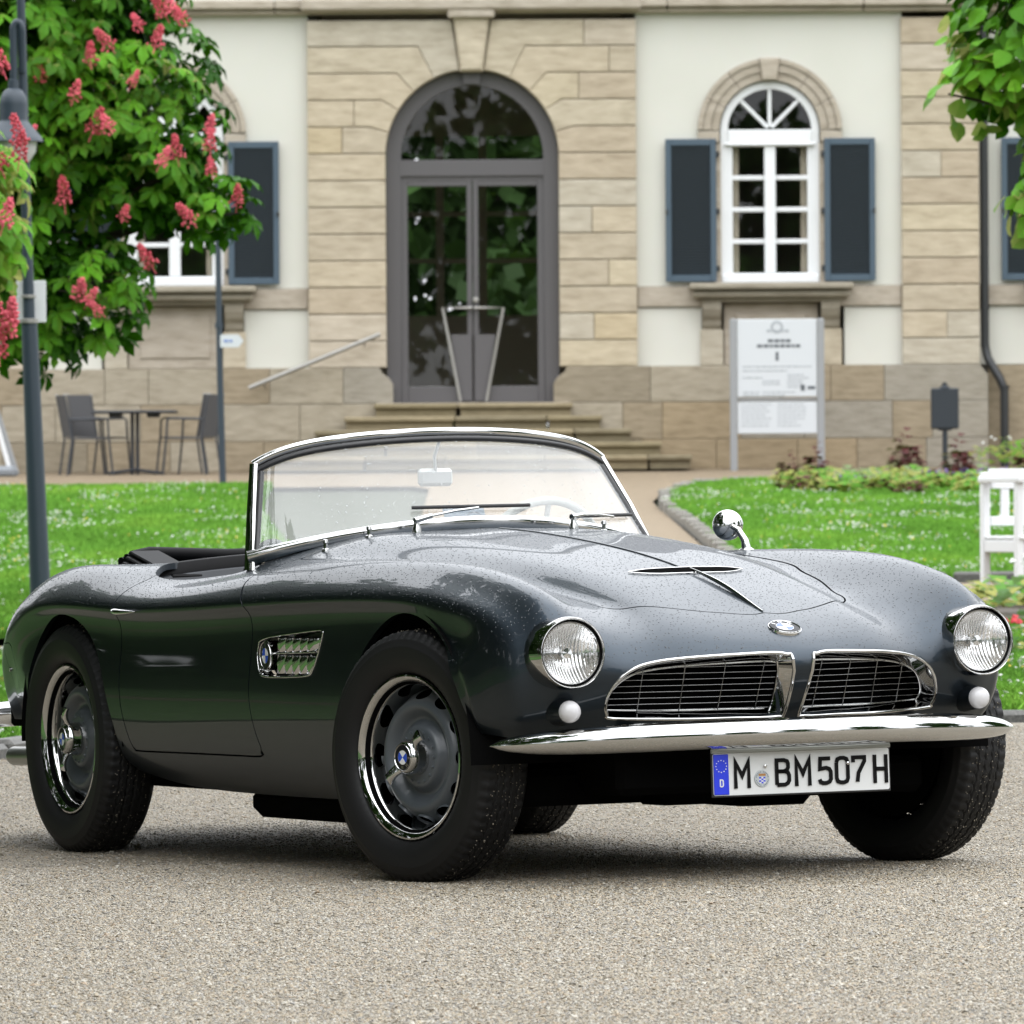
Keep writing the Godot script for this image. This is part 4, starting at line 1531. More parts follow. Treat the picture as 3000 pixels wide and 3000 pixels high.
# ---------------------------------------------------------------- trees
func palm_leaf() -> ArrayMesh:      # five to seven leaflets from one stalk
	var g := G.new()
	for k in 6:
		var a := deg_to_rad(-125.0 + 50.0 * k)
		var L: float = [0.085, 0.12, 0.145, 0.145, 0.12, 0.085][k]
		var d := Vector3(sin(a), 0, cos(a))
		var s := Vector3(d.z, 0, -d.x)
		var w := L * 0.24
		var p1 := d * L * 0.35 + Vector3(0, 0.010, 0)
		var p2 := d * L * 0.72 + Vector3(0, -0.006, 0)
		var tip := d * L + Vector3(0, -0.035, 0)
		for sd: float in [-1.0, 1.0]:
			var e1 := p1 + s * w * 0.6 * sd + Vector3(0, 0.012, 0)
			var e2 := p2 + s * w * sd + Vector3(0, 0.010, 0)
			if sd > 0:
				g.tri(Vector3.ZERO, e1, p1)
				g.quad(p1, e1, e2, p2)
				g.tri(p2, e2, tip)
			else:
				g.tri(Vector3.ZERO, p1, e1)
				g.quad(p1, p2, e2, e1)
				g.tri(p2, tip, e2)
	return g.mesh()

func round_leaf(s: float) -> ArrayMesh:
	var g := G.new()
	var rim := [Vector3(0, 0, 0), Vector3(0.42, 0.05, 0.14), Vector3(0.52, 0.03, 0.48), Vector3(0.3, -0.02, 0.85), Vector3(0, -0.16, 1.12), Vector3(-0.3, -0.02, 0.85), Vector3(-0.52, 0.03, 0.48), Vector3(-0.42, 0.05, 0.14)]
	var mid := Vector3(0, -0.03, 0.5)
	for k in 8:
		g.tri(mid * s, rim[k] * s, rim[(k + 1) % 8] * s)
	return g.mesh()

func panicle(r: RandomNumberGenerator) -> ArrayMesh:
	var g := G.new()
	for k in 46:
		var y := 0.175 * k / 46.0
		var rr := 0.058 * (1.0 - y / 0.22) * r.randf_range(0.6, 1.1)
		var a := k * 2.4
		var s := r.randf_range(0.017, 0.028)
		g.lathe([Vector2(0.0, s * 0.5), Vector2(s * 0.6, s * 0.1), Vector2(0.0, -s * 0.5)], Transform3D(Basis.from_euler(Vector3(r.randf(), r.randf(), r.randf())), Vector3(cos(a) * rr, y, sin(a) * rr)), 5)
	g.tube([Vector3(0, -0.06, 0), Vector3(0, 0.17, 0)], 0.004, 4)
	return g.mesh()

# leaves spread through a crown made of lobes [centre, radius]; the first 300 nearest the viewer are parts
func crown(t: Node3D, mesh: Mesh, lobes: Array, n: int, size: Vector2, tones: Array, r: RandomNumberGenerator, droop: float) -> void:
	var base := t.transform.origin
	var list := []
	var clumps := FastNoiseLite.new()
	clumps.seed = r.randi() % 1000
	clumps.frequency = 1.3
	var total := 0.0
	for l in lobes:
		total += l[1] * l[1]
	for l in lobes:
		for i in int(n * l[1] * l[1] / total):
			var d := Vector3(r.randfn(), r.randfn(), r.randfn()).normalized()
			var p: Vector3 = l[0] + d * Vector3(1, 0.9, 1) * l[1] * pow(r.randf(), 0.28)
			if clumps.get_noise_3dv(p) < -0.30 + 0.1 * r.randf():
				continue
			var out: Vector3 = (p - (l[0] as Vector3)).normalized()
			var y := (Vector3.UP * droop + out * 0.7 + Vector3(r.randfn(), r.randfn(), r.randfn()) * 0.28).normalized()
			var f := (out * Vector3(1, 0.2, 1) + Vector3(r.randfn(), -0.5, r.randfn()) * 0.45)
			var x := y.cross(f).normalized()
			var s := r.randf_range(size.x, size.y)
			var b := Basis(x, y, x.cross(y)).scaled(Vector3.ONE * s)
			list.append([p.z, Transform3D(b, p), tones[mini(int(r.randf() * tones.size()), tones.size() - 1)]])
	list.sort_custom(func(a, b): return a[0] > b[0])
	var xf := []
	var cs := []
	var inview := 0
	for e in list:
		var w: Vector3 = base + e[1].origin
		if inview < 300 and absf(w.x) < 0.07 * -w.z and w.y < 0.085 * -w.z:
			obj("leaf", mesh, e[2], t, e[1])
			inview += 1
		else:
			xf.append(e[1])
			var c: Color = e[2].albedo_color.srgb_to_linear()
			cs.append(c)
	scatter("foliage", mesh, M.leaf_any, xf, cs, t)

func limb_tree(t: Node3D, top: Vector3, r0: float, lobes: Array, bark: Material) -> void:
	var g := G.new()
	g.tube([Vector3(0, -0.2, 0), Vector3(0.02, 0.3, 0), top * 0.5 + Vector3(0.03, 0, 0.02), top], [r0 * 1.35, r0, r0 * 0.82, r0 * 0.6], 12)
	var tr := obj("trunk", g, bark, t)
	for l in lobes:
		var b := G.new()
		var c: Vector3 = l[0]
		var m: Vector3 = top.lerp(c, 0.5) + Vector3(0, 0.1, 0)
		b.tube([top * 0.85, m, c + (c - top).normalized() * l[1] * 0.5], [r0 * 0.5, r0 * 0.32, r0 * 0.08], 8)
		for k in 4:
			var a := k * 1.7 + c.x
			b.tube([c.lerp(m, 0.3), c + Vector3(cos(a), 0.35 * sin(a * 2.0), sin(a)) * l[1] * 0.75], [r0 * 0.14, r0 * 0.04], 5)
		obj("limb", b, bark, tr)

func trees() -> void:
	var r := RandomNumberGenerator.new()
	r.seed = 77
	var pan := panicle(r)
	# red-flowering chestnut left of the portal
	var t := thing("chestnut_tree", "horse chestnut with deep red flower spikes behind the lamp post", "tree", ground_at(-4.75, 55.5))
	var lobes := [[Vector3(0.9, 3.95, 0.5), 1.45], [Vector3(1.75, 3.55, 0.7), 1.0], [Vector3(0.2, 2.9, 0.6), 1.05], [Vector3(1.05, 2.75, 0.8), 0.78], [Vector3(1.35, 4.7, 0.4), 1.15], [Vector3(2.28, 3.05, 0.9), 0.36], [Vector3(2.66, 2.86, 0.95), 0.30], [Vector3(0.75, 2.2, 0.8), 0.45], [Vector3(1.72, 2.3, 0.9), 0.52], [Vector3(1.35, 2.0, 0.85), 0.42], [Vector3(-0.6, 3.7, 0.2), 1.4]]
	limb_tree(t, Vector3(0.15, 2.0, 0.05), 0.14, lobes, M.bark)
	crown(t, palm_leaf(), lobes, 5600, Vector2(0.8, 1.3), [M.leaf_a, M.leaf_b, M.leaf_b, M.leaf_c], r, 0.9)
	for q in [[417, 41], [461, 98], [331, 101], [274, 145], [217, 248], [391, 212], [551, 31], [272, 349], [331, 342], [523, 424], [476, 450], [624, 404], [629, 476], [696, 564], [569, 616], [192, 559], [450, 745], [228, 828], [264, 854], [300, 880], [362, 600], [616, 347], [124, 186], [492, 8], [517, 5], [70, 372]]:
		# height and place on the crown's near side, 53.6 m away
		var p := Vector3((q[0] - 1500.0) / 422.5, 1.034 + (1458.0 - q[1]) / 422.5, -53.6 + r.randf_range(-0.25, 0.2)) - t.transform.origin
		var s := r.randf_range(0.65, 1.15)
		obj("flower_spike", pan, M.flower_red, t, Transform3D(Basis.from_euler(Vector3(r.randf_range(-0.5, 0.9), r.randf() * TAU, r.randf_range(-0.8, 0.8))).scaled(Vector3.ONE * s), p - Vector3(0, 0.09, 0)))
	# nearer tree whose crown enters at the left edge
	var t2 := thing("chestnut_tree", "bright green chestnut crown with a few red spikes, nearest at the left edge", "tree", ground_at(-4.75, 46.0))
	var lobes2 := [[Vector3(0.85, 2.8, 0.2), 0.85], [Vector3(1.35, 2.75, 0.3), 0.55], [Vector3(0.95, 2.1, 0.3), 0.68], [Vector3(0.55, 3.6, 0.2), 0.90], [Vector3(1.62, 2.42, 0.4), 0.30], [Vector3(1.28, 1.68, 0.35), 0.34], [Vector3(-0.4, 3.2, 0.0), 1.3]]
	limb_tree(t2, Vector3(0.1, 1.9, 0.0), 0.12, lobes2, M.bark)
	crown(t2, palm_leaf(), lobes2, 3000, Vector2(0.85, 1.25), [M.leaf_b, M.leaf_c, M.leaf_c], r, 0.8)
	for q in [[10, 616], [10, 450], [34, 905], [20, 935], [5, 890], [16, 160], [67, 430], [67, 372], [0, 1000]]:
		var p := Vector3((q[0] - 1500.0) / 505.0, 1.034 + (1459.0 - q[1]) / 505.0, -44.85 + r.randf_range(-0.1, 0.2)) - t2.transform.origin
		obj("flower_spike", pan, M.flower_red, t2, Transform3D(Basis.from_euler(Vector3(r.randf_range(-0.2, 0.6), r.randf() * TAU, r.randf_range(-0.4, 0.4))), p - Vector3(0, 0.09, 0)))
	# lime tree at the right edge
	var t3 := thing("lime_tree", "lime tree crown with rounded fresh leaves in the upper right corner", "tree", ground_at(5.1, 47.0))
	var lobes3 := [[Vector3(-1.0, 4.1, 0.3), 1.15], [Vector3(-1.75, 3.65, 0.4), 0.72], [Vector3(-1.35, 3.1, 0.4), 0.72], [Vector3(-1.55, 4.6, 0.3), 0.85], [Vector3(-1.72, 2.75, 0.5), 0.42], [Vector3(-2.25, 3.35, 0.5), 0.30], [Vector3(0.3, 3.6, 0.0), 1.3]]
	limb_tree(t3, Vector3(-0.1, 2.1, 0.0), 0.15, lobes3, M.bark)
	crown(t3, round_leaf(0.105), lobes3, 9500, Vector2(0.8, 1.35), [M.leaf_b, M.leaf_c, M.leaf_c, M.leaf_d], r, 0.55)
	woodland(r)

# the dense park trees round the drive, mirrored in the car's paint
func woodland(r: RandomNumberGenerator) -> void:
	var xf := []
	var cs := []
	var trunks := G.new()
	for q in [[-8.6, 24.0, 17], [-8.6, 15.5, 16], [-10, 32.5, 17], [-10, 9, 11.5], [-13.5, 43, 14], [-19, 20, 13], [-23, 31, 12], [-17, 38, 10], [-27, 24, 13], [-29, 40, 13], [-21, 48, 11], [-31, 14, 12], [-35, 33, 13], [-24, 8, 10], [-20, -4, 11], [-14, -15, 12], [-6, -22, 11], [1.5, -24, 13], [6, -22, 11], [10, -23, 10], [17, -14, 11], [24, -3, 12], [27, 12, 11], [24, 26, 11], [21, 40, 10], [0, 112, 10], [-5, 115, 11], [6, 113, 11], [-40, 50, 13], [-26, 60, 12], [32, 55, 12]]:
		var h: float = q[2]
		var y := land(q[0], -q[1])
		trunks.tube([Vector3(q[0], y - 0.3, -q[1]), Vector3(q[0], y + h * 0.35, -q[1]), Vector3(q[0], y + h * 0.8, -q[1])], [0.28, 0.22, 0.06], 8)
		if q[0] < -12 or q[1] < -10 or absf(q[0]) > 20 or q[1] > 100:
			for k in 130:
				var a := r.randf() * TAU
				var rr := sqrt(r.randf()) * 5.5
				var p := Vector3(q[0] + cos(a) * rr, y + r.randf() * 2.6, -q[1] + sin(a) * rr)
				xf.append(Transform3D(Basis.from_euler(Vector3(r.randf() * TAU, r.randf() * TAU, 0)).scaled(Vector3.ONE * r.randf_range(0.7, 1.2)), p))
				var m := r.randf_range(0.5, 1.1)
				cs.append(Color(0.07 * m, 0.15 * m, 0.04 * m))
		for k in (420 if h > 15.0 else 260):
			var d := Vector3(r.randfn(), r.randfn(), r.randfn()).normalized() * pow(r.randf(), 0.3)
			var p := Vector3(q[0], y + h * 0.6, -q[1]) + d * Vector3(h * 0.34, h * 0.42, h * 0.34)
			xf.append(Transform3D(Basis.from_euler(Vector3(r.randf() * TAU, r.randf() * TAU, 0)).scaled(Vector3.ONE * r.randf_range(0.8, 1.5)), p))
			var m := r.randf_range(0.6, 1.2)
			cs.append(Color(0.07 * m, 0.15 * m, 0.04 * m))
	var g := G.new()
	for k in 26:
		var d := Vector3(r.randfn(), r.randfn(), r.randfn()).normalized() * r.randf_range(0.2, 0.75)
		var u := Vector3(r.randfn(), r.randfn(), r.randfn()).normalized()
		var w := u.cross(d.normalized()).normalized()
		g.quad(d - u * 0.2, d + w * 0.16, d + u * 0.2, d - w * 0.16)
	var wood := obj("woodland", trunks, M.bark)
	wood.set_meta("kind", "stuff")
	scatter("foliage", g.mesh(), M.leaf_any, xf, cs, wood)

# ---------------------------------------------------------------- the car
# lengths of the body along nine..thirteen feature lines (x, y, z), from the nose underside over the top to the tail
const LINES := [
	[0.66,0.36,0, 0.735,0.445,0, 0.785,0.515,0, 0.808,0.59,0, 0.722,0.658,0, 0.583,0.707,0, 0.36,0.772,0, 0.1,0.825,0, -0.2,0.868,0, -0.55,0.905,0, -0.9,0.93,0, -1.2,0.943,0, -1.5,0.932,0, -1.8,0.902,0, -2.05,0.876,0, -2.3,0.858,0, -2.55,0.846,0, -2.8,0.824,0, -3.05,0.8,0, -3.3,0.725,0, -3.5,0.625,0, -3.56,0.5,0, -3.52,0.38,0],
	[0.652,0.36,0.15, 0.715,0.445,0.15, 0.758,0.515,0.15, 0.778,0.592,0.15, 0.692,0.662,0.15, 0.555,0.71,0.15, 0.34,0.77,0.155, 0.09,0.821,0.16, -0.2,0.863,0.17, -0.55,0.9,0.18, -0.9,0.925,0.19, -1.2,0.938,0.2, -1.5,0.928,0.205, -1.8,0.898,0.205, -2.05,0.872,0.205, -2.3,0.855,0.2, -2.55,0.843,0.2, -2.8,0.821,0.2, -3.05,0.797,0.195, -3.3,0.72,0.19, -3.495,0.62,0.185, -3.555,0.497,0.18, -3.515,0.38,0.175],
	[0.62,0.365,0.3, 0.675,0.445,0.3, 0.708,0.515,0.3, 0.722,0.585,0.3, 0.648,0.657,0.3, 0.5,0.712,0.295, 0.3,0.757,0.305, 0.07,0.806,0.32, -0.2,0.848,0.34, -0.55,0.884,0.36, -0.9,0.908,0.38, -1.2,0.921,0.39, -1.5,0.915,0.395, -1.8,0.885,0.395, -2.05,0.866,0.39, -2.3,0.852,0.385, -2.55,0.843,0.38, -2.8,0.82,0.375, -3.05,0.789,0.365, -3.3,0.71,0.355, -3.48,0.61,0.345, -3.54,0.493,0.335, -3.5,0.38,0.33],
	[0.58,0.37,0.43, 0.615,0.445,0.44, 0.645,0.515,0.445, 0.655,0.575,0.45, 0.6,0.648,0.44, 0.46,0.707,0.415, 0.27,0.749,0.415, 0.05,0.785,0.44, -0.2,0.814,0.475, -0.55,0.845,0.52, -0.9,0.86,0.545, -1.2,0.872,0.56, -1.5,0.868,0.57, -1.8,0.855,0.575, -2.05,0.852,0.57, -2.3,0.852,0.56, -2.55,0.848,0.555, -2.8,0.828,0.55, -3.05,0.785,0.53, -3.3,0.7,0.51, -3.46,0.6,0.49, -3.52,0.49,0.48, -3.48,0.38,0.47],
	[0.555,0.38,0.52, 0.6,0.445,0.525, 0.628,0.515,0.53, 0.64,0.585,0.53, 0.61,0.662,0.532, 0.53,0.722,0.53, 0.345,0.785,0.525, 0.1,0.825,0.535, -0.2,0.849,0.55, -0.55,0.86,0.58, -0.9,0.862,0.6, -1.2,0.857,0.615, -1.5,0.842,0.63, -1.8,0.828,0.637, -2.05,0.83,0.63, -2.3,0.847,0.615, -2.55,0.853,0.615, -2.8,0.838,0.61, -3.041,0.792,0.5908, -3.275,0.705,0.564, -3.417,0.595,0.5422, -3.4605,0.487,0.5316, -3.4305,0.38,0.5216],
	[0.53,0.385,0.6, 0.58,0.445,0.606, 0.612,0.515,0.61, 0.625,0.6,0.611, 0.61,0.683,0.611, 0.555,0.747,0.612, 0.38,0.808,0.615, 0.12,0.845,0.62, -0.2,0.861,0.628, -0.55,0.864,0.637, -0.9,0.857,0.65, -1.2,0.842,0.66, -1.5,0.816,0.675, -1.8,0.8,0.685, -2.05,0.806,0.68, -2.3,0.836,0.668, -2.55,0.849,0.667, -2.8,0.836,0.66, -3.035,0.785,0.638, -3.245,0.695,0.61, -3.37,0.58,0.587, -3.3975,0.48,0.576, -3.3675,0.38,0.566],
	[0.5,0.39,0.66, 0.545,0.443,0.678, 0.568,0.515,0.69, 0.57,0.6,0.695, 0.55,0.672,0.695, 0.485,0.727,0.695, 0.32,0.779,0.7, 0.08,0.813,0.708, -0.2,0.83,0.715, -0.55,0.834,0.722, -0.9,0.827,0.732, -1.2,0.812,0.74, -1.5,0.79,0.75, -1.8,0.775,0.755, -2.05,0.776,0.755, -2.3,0.797,0.752, -2.55,0.805,0.75, -2.8,0.79,0.742, -3.02,0.735,0.711, -3.2,0.645,0.68, -3.3,0.55,0.649, -3.32,0.46,0.632, -3.29,0.38,0.622],
	[0.46,0.395,0.7, 0.495,0.442,0.722, 0.505,0.515,0.742, 0.495,0.59,0.752, 0.465,0.648,0.756, 0.405,0.694,0.76, 0.25,0.735,0.77, 0.05,0.755,0.7843, -0.2,0.759,0.795, -0.55,0.755,0.8, -0.9,0.747,0.805, -1.2,0.737,0.808, -1.5,0.728,0.809, -1.8,0.721,0.809, -2.05,0.719,0.81, -2.3,0.728,0.811, -2.55,0.733,0.809, -2.8,0.71,0.796, -3.02,0.65,0.754, -3.15,0.58,0.723, -3.23,0.51,0.694, -3.25,0.44,0.672, -3.225,0.38,0.662],
	[0.42,0.4,0.72, 0.445,0.441,0.742, 0.45,0.507,0.76, 0.437,0.573,0.768, 0.405,0.622,0.77, 0.369,0.662,0.76, 0.226,0.703,0.77, 0.038,0.7284,0.7785, -0.2,0.739,0.782, -0.55,0.735,0.787, -0.9,0.727,0.792, -1.2,0.717,0.795, -1.5,0.708,0.796, -1.8,0.701,0.796, -2.05,0.699,0.797, -2.3,0.708,0.798, -2.55,0.713,0.796, -2.8,0.69,0.783, -2.99,0.61,0.754, -3.11,0.545,0.722, -3.18,0.485,0.694, -3.195,0.43,0.674, -3.175,0.38,0.666],
	[0.36,0.41,0.74, 0.375,0.44,0.758, 0.375,0.485,0.772, 0.36,0.525,0.779, 0.335,0.555,0.782, 0.285,0.583,0.784, 0.17,0.59,0.789, 0,0.565,0.795, -0.22,0.545,0.796, -0.55,0.53,0.795, -0.9,0.525,0.795, -1.2,0.52,0.796, -1.5,0.515,0.796, -1.8,0.515,0.796, -2.05,0.515,0.797, -2.3,0.52,0.801, -2.55,0.52,0.799, -2.8,0.51,0.786, -2.95,0.49,0.749, -3.05,0.465,0.718, -3.12,0.44,0.691, -3.135,0.41,0.674, -3.115,0.38,0.669],
	[0.3,0.42,0.745, 0.3,0.43,0.76, 0.29,0.45,0.772, 0.27,0.47,0.78, 0.245,0.49,0.784, 0.21,0.5,0.788, 0.11,0.47,0.79, -0.04,0.42,0.79, -0.24,0.385,0.787, -0.55,0.37,0.782, -0.9,0.365,0.78, -1.2,0.36,0.78, -1.5,0.36,0.78, -1.8,0.365,0.781, -2.05,0.375,0.784, -2.3,0.4,0.789, -2.53,0.415,0.79, -2.74,0.42,0.779, -2.86,0.41,0.743, -2.95,0.4,0.715, -3.02,0.392,0.69, -3.055,0.387,0.675, -3.035,0.38,0.67],
	[0.25,0.43,0.745, 0.24,0.435,0.75, 0.22,0.44,0.758, 0.2,0.445,0.765, 0.18,0.45,0.77, 0.15,0.45,0.775, 0.05,0.4,0.772, -0.08,0.32,0.765, -0.28,0.275,0.75, -0.55,0.255,0.742, -0.9,0.25,0.74, -1.2,0.25,0.74, -1.5,0.25,0.74, -1.8,0.26,0.742, -2.05,0.28,0.748, -2.28,0.31,0.755, -2.48,0.34,0.76, -2.66,0.36,0.757, -2.756,0.37,0.7338, -2.84,0.375,0.714, -2.912,0.378,0.6942, -2.948,0.38,0.6806, -2.938,0.378,0.6756],
	[0.2,0.43,0.74, 0.19,0.43,0.742, 0.17,0.43,0.748, 0.15,0.43,0.752, 0.13,0.43,0.755, 0.1,0.42,0.755, 0,0.35,0.745, -0.12,0.265,0.73, -0.32,0.22,0.71, -0.55,0.207,0.7, -0.9,0.203,0.695, -1.2,0.203,0.695, -1.5,0.205,0.695, -1.8,0.215,0.697, -2.05,0.24,0.7, -2.26,0.275,0.71, -2.44,0.31,0.715, -2.6,0.335,0.715, -2.682,0.35,0.7016, -2.76,0.36,0.688, -2.824,0.368,0.6744, -2.861,0.372,0.6652, -2.851,0.37,0.6612],
]
const AXLE_R := Vector2(-2.48, 0.335)
const AXLE_F := Vector2(-0.02, 0.335)

# natural cubic spline through ys at ts: second derivatives
func spline_m(ts: PackedFloat64Array, ys: Array) -> Array:
	var n := ts.size()
	var m := []
	m.resize(n)
	m.fill(Vector3.ZERO)
	var cp := PackedFloat64Array()
	cp.resize(n)
	var dp := []
	dp.resize(n)
	dp.fill(Vector3.ZERO)
	for i in range(1, n - 1):
		var h0 := ts[i] - ts[i - 1]
		var h1 := ts[i + 1] - ts[i]
		var b := 2.0 * (h0 + h1)
		var d: Vector3 = 6.0 * ((ys[i + 1] - ys[i]) / h1 - (ys[i] - ys[i - 1]) / h0)
		var w := b - h0 * cp[i - 1]
		cp[i] = h1 / w
		dp[i] = (d - h0 * dp[i - 1]) / w
	for i in range(n - 2, 0, -1):
		m[i] = dp[i] - cp[i] * m[i + 1]
	return m

func spline_at(ts: PackedFloat64Array, ys: Array, m: Array, t: float) -> Vector3:
	var k := 0
	while k < ts.size() - 2 and t > ts[k + 1]:
		k += 1
	var h := ts[k + 1] - ts[k]
	var a := (ts[k + 1] - t) / h
	var b := (t - ts[k]) / h
	return a * ys[k] + b * ys[k + 1] + ((a * a * a - a) * m[k] + (b * b * b - b) * m[k + 1]) * h * h / 6.0

func even_params(lists: Array) -> PackedFloat64Array:
	var n: int = lists[0].size()
	var ts := PackedFloat64Array([0.0])
	for i in range(1, n):
		var s := 0.0
		for l in lists:
			s += l[i].distance_to(l[i - 1])
		ts.append(ts[i - 1] + maxf(s / lists.size(), 1e-4))
	return ts

func sub_params(ts: PackedFloat64Array, step: float) -> Array:
	var r := []
	for i in ts.size() - 1:
		var n := maxi(2, ceili((ts[i + 1] - ts[i]) / step))
		for k in n:
			r.append(lerpf(ts[i], ts[i + 1], float(k) / n))
	r.append(ts[ts.size() - 1])
	return r

var half := {}     # right half of the body: v, n, t
func body_half() -> void:
	var cols := []
	for l in LINES:
		var c := []
		for i in range(0, l.size(), 3):
			c.append(Vector3(l[i], l[i + 1], l[i + 2]))
		# fairing: a light fourth-order smoothing keeps reflections even
		for it in 3:
			var o := c.duplicate()
			for i in range(6, c.size() - 5):
				var d: Vector3 = (o[i - 2] + o[i + 2]) - 4.0 * (o[i - 1] + o[i + 1]) + 6.0 * o[i]
				d.x = 0.0
				c[i] = o[i] - d * 0.06
		cols.append(c)
	var ts := even_params(cols)
	var ms := []
	for c in cols:
		ms.append(spline_m(ts, c))
	var rows := []
	for t in sub_params(ts, 0.026):
		var r := []
		for j in cols.size():
			r.append(spline_at(ts, cols[j], ms[j], t))
		rows.append(r)
	var flip_rows := []
	for j in cols.size():
		var c := []
		for r in range(0, rows.size(), 6):
			c.append(rows[r][j])
		flip_rows.append(c)
	var ss := PackedFloat64Array([0.0])
	for j in range(1, cols.size()):
		var s := 0.0
		for r in flip_rows[j].size():
			s += flip_rows[j][r].distance_to(flip_rows[j - 1][r])
		ss.append(ss[j - 1] + s / flip_rows[j].size())
	var us := sub_params(ss, 0.02)
	var P := []
	for r in rows:
		# mirror a ghost column so that the surface crosses the centre line smoothly
		var ext := [r[2] * Vector3(1, 1, -1), r[1] * Vector3(1, 1, -1)]
		ext.append_array(r)
		var es := PackedFloat64Array([-ss[2], -ss[1]])
		es.append_array(ss)
		var m := spline_m(es, ext)
		var row := []
		for u in us:
			row.append(spline_at(es, ext, m, u))
		row[0].z = 0.0
		P.append(row)
	var g := G.new()
	g.grid(P)
	for j in 1:
		for i in P.size():
			var k: int = i * us.size()
			var nn := g.n[k]
			nn.z = 0.0
			g.n[k] = nn.normalized()
	half = {"v": g.v, "n": g.n, "t": g.idx}

func near_surface(f: Callable) -> Array:    # the body point (and normal) that makes f smallest
	var best := 1e9
	var bi := 0
	var V: PackedVector3Array = half.v
	for i in V.size():
		var d: float = f.call(V[i])
		if d < best:
			best = d
			bi = i
	return [V[bi], half.n[bi]]

func side_at(x: float, y: float) -> Array:
	var r := near_surface(func(p: Vector3): return (p.x - x) * (p.x - x) + (p.y - y) * (p.y - y) + (0.0 if p.z > 0.6 else 1.0))
	var p: Vector3 = r[0]
	var nn: Vector3 = r[1]
	return [Vector3(x, y, p.z - ((x - p.x) * nn.x + (y - p.y) * nn.y) / nn.z), nn]

func top_at(x: float, z: float) -> Array:
	var r := near_surface(func(p: Vector3): return (p.x - x) * (p.x - x) + (p.z - absf(z)) * (p.z - absf(z)) + (0.0 if p.y > 0.62 else 1.0))
	var p: Vector3 = r[0]
	var nn: Vector3 = r[1]
	var q := Vector3(x, p.y - ((x - p.x) * nn.x + (absf(z) - p.z) * nn.z) / nn.y, z)
	return [q, Vector3(nn.x, nn.y, nn.z * signf(z) if z != 0.0 else 0.0).normalized()]

func front_at(z: float, y: float) -> Array:
	var r := near_surface(func(p: Vector3): return (p.y - y) * (p.y - y) + (p.z - absf(z)) * (p.z - absf(z)) + (0.0 if p.x > 0.4 else 1.0))
	var p: Vector3 = r[0]
	var nn: Vector3 = r[1]
	return [Vector3(p.x - ((y - p.y) * nn.y + (absf(z) - p.z) * nn.z) / nn.x, y, z), nn]

# keep the part of a surface where f > 0, splitting the triangles that cross
func keep(s: Dictionary, f: Callable) -> Dictionary:
	var V: PackedVector3Array = s.v
	var N: PackedVector3Array = s.n
	var T: PackedInt32Array = s.t
	var val := PackedFloat32Array()
	val.resize(V.size())
	for i in V.size():
		var x: float = f.call(V[i])
		val[i] = x if absf(x) > 1e-6 else 1e-6
	var ov := PackedVector3Array()
	var on := PackedVector3Array()
	var ot := PackedInt32Array()
	var remap := PackedInt32Array()
	remap.resize(V.size())
	remap.fill(-1)
	var cuts := {}
	for k in range(0, T.size(), 3):
		var inn := []
		for m in 3:
			if val[T[k + m]] > 0.0:
				inn.append(m)
		if inn.size() == 0:
			continue
		var ring := []
		for m in 3:
			var a := T[k + m]
			var b := T[k + (m + 1) % 3]
			if val[a] > 0.0:
				if remap[a] < 0:
					remap[a] = ov.size()
					ov.append(V[a])
					on.append(N[a])
				ring.append(remap[a])
			if (val[a] > 0.0) != (val[b] > 0.0):
				var key := mini(a, b) * 1000000 + maxi(a, b)
				if not cuts.has(key):
					var w := val[a] / (val[a] - val[b])
					cuts[key] = ov.size()
					ov.append(V[a].lerp(V[b], w))
					on.append(N[a].lerp(N[b], w).normalized())
				ring.append(cuts[key])
		for m in range(1, ring.size() - 1):
			ot.append_array([ring[0], ring[m], ring[m + 1]])
	return {"v": ov, "n": on, "t": ot}

# signed distance to a closed polygon, positive inside
func inside(pts: PackedVector2Array, p: Vector2) -> float:
	var d := 1e9
	var c := false
	var j := pts.size() - 1
	for i in pts.size():
		var a := pts[i]
		var b := pts[j]
		var e := b - a
		var w := p - a
		var q := w - e * clampf(w.dot(e) / maxf(e.length_squared(), 1e-12), 0.0, 1.0)
		d = minf(d, q.length_squared())
		if (a.y > p.y) != (b.y > p.y) and p.x < (b.x - a.x) * (p.y - a.y) / (b.y - a.y) + a.x:
			c = not c
		j = i
	return sqrt(d) if c else -sqrt(d)

func smooth_loop(l: Array, n := 5) -> PackedVector2Array:
	var pts := []
	for i in range(0, l.size(), 2):
		pts.append(Vector2(l[i], l[i + 1]))
	var r := PackedVector2Array()
	var m := pts.size()
	for i in m:
		for k in n:
			r.append(pts[i].cubic_interpolate(pts[(i + 1) % m], pts[(i - 1 + m) % m], pts[(i + 2) % m], float(k) / n))
	return r

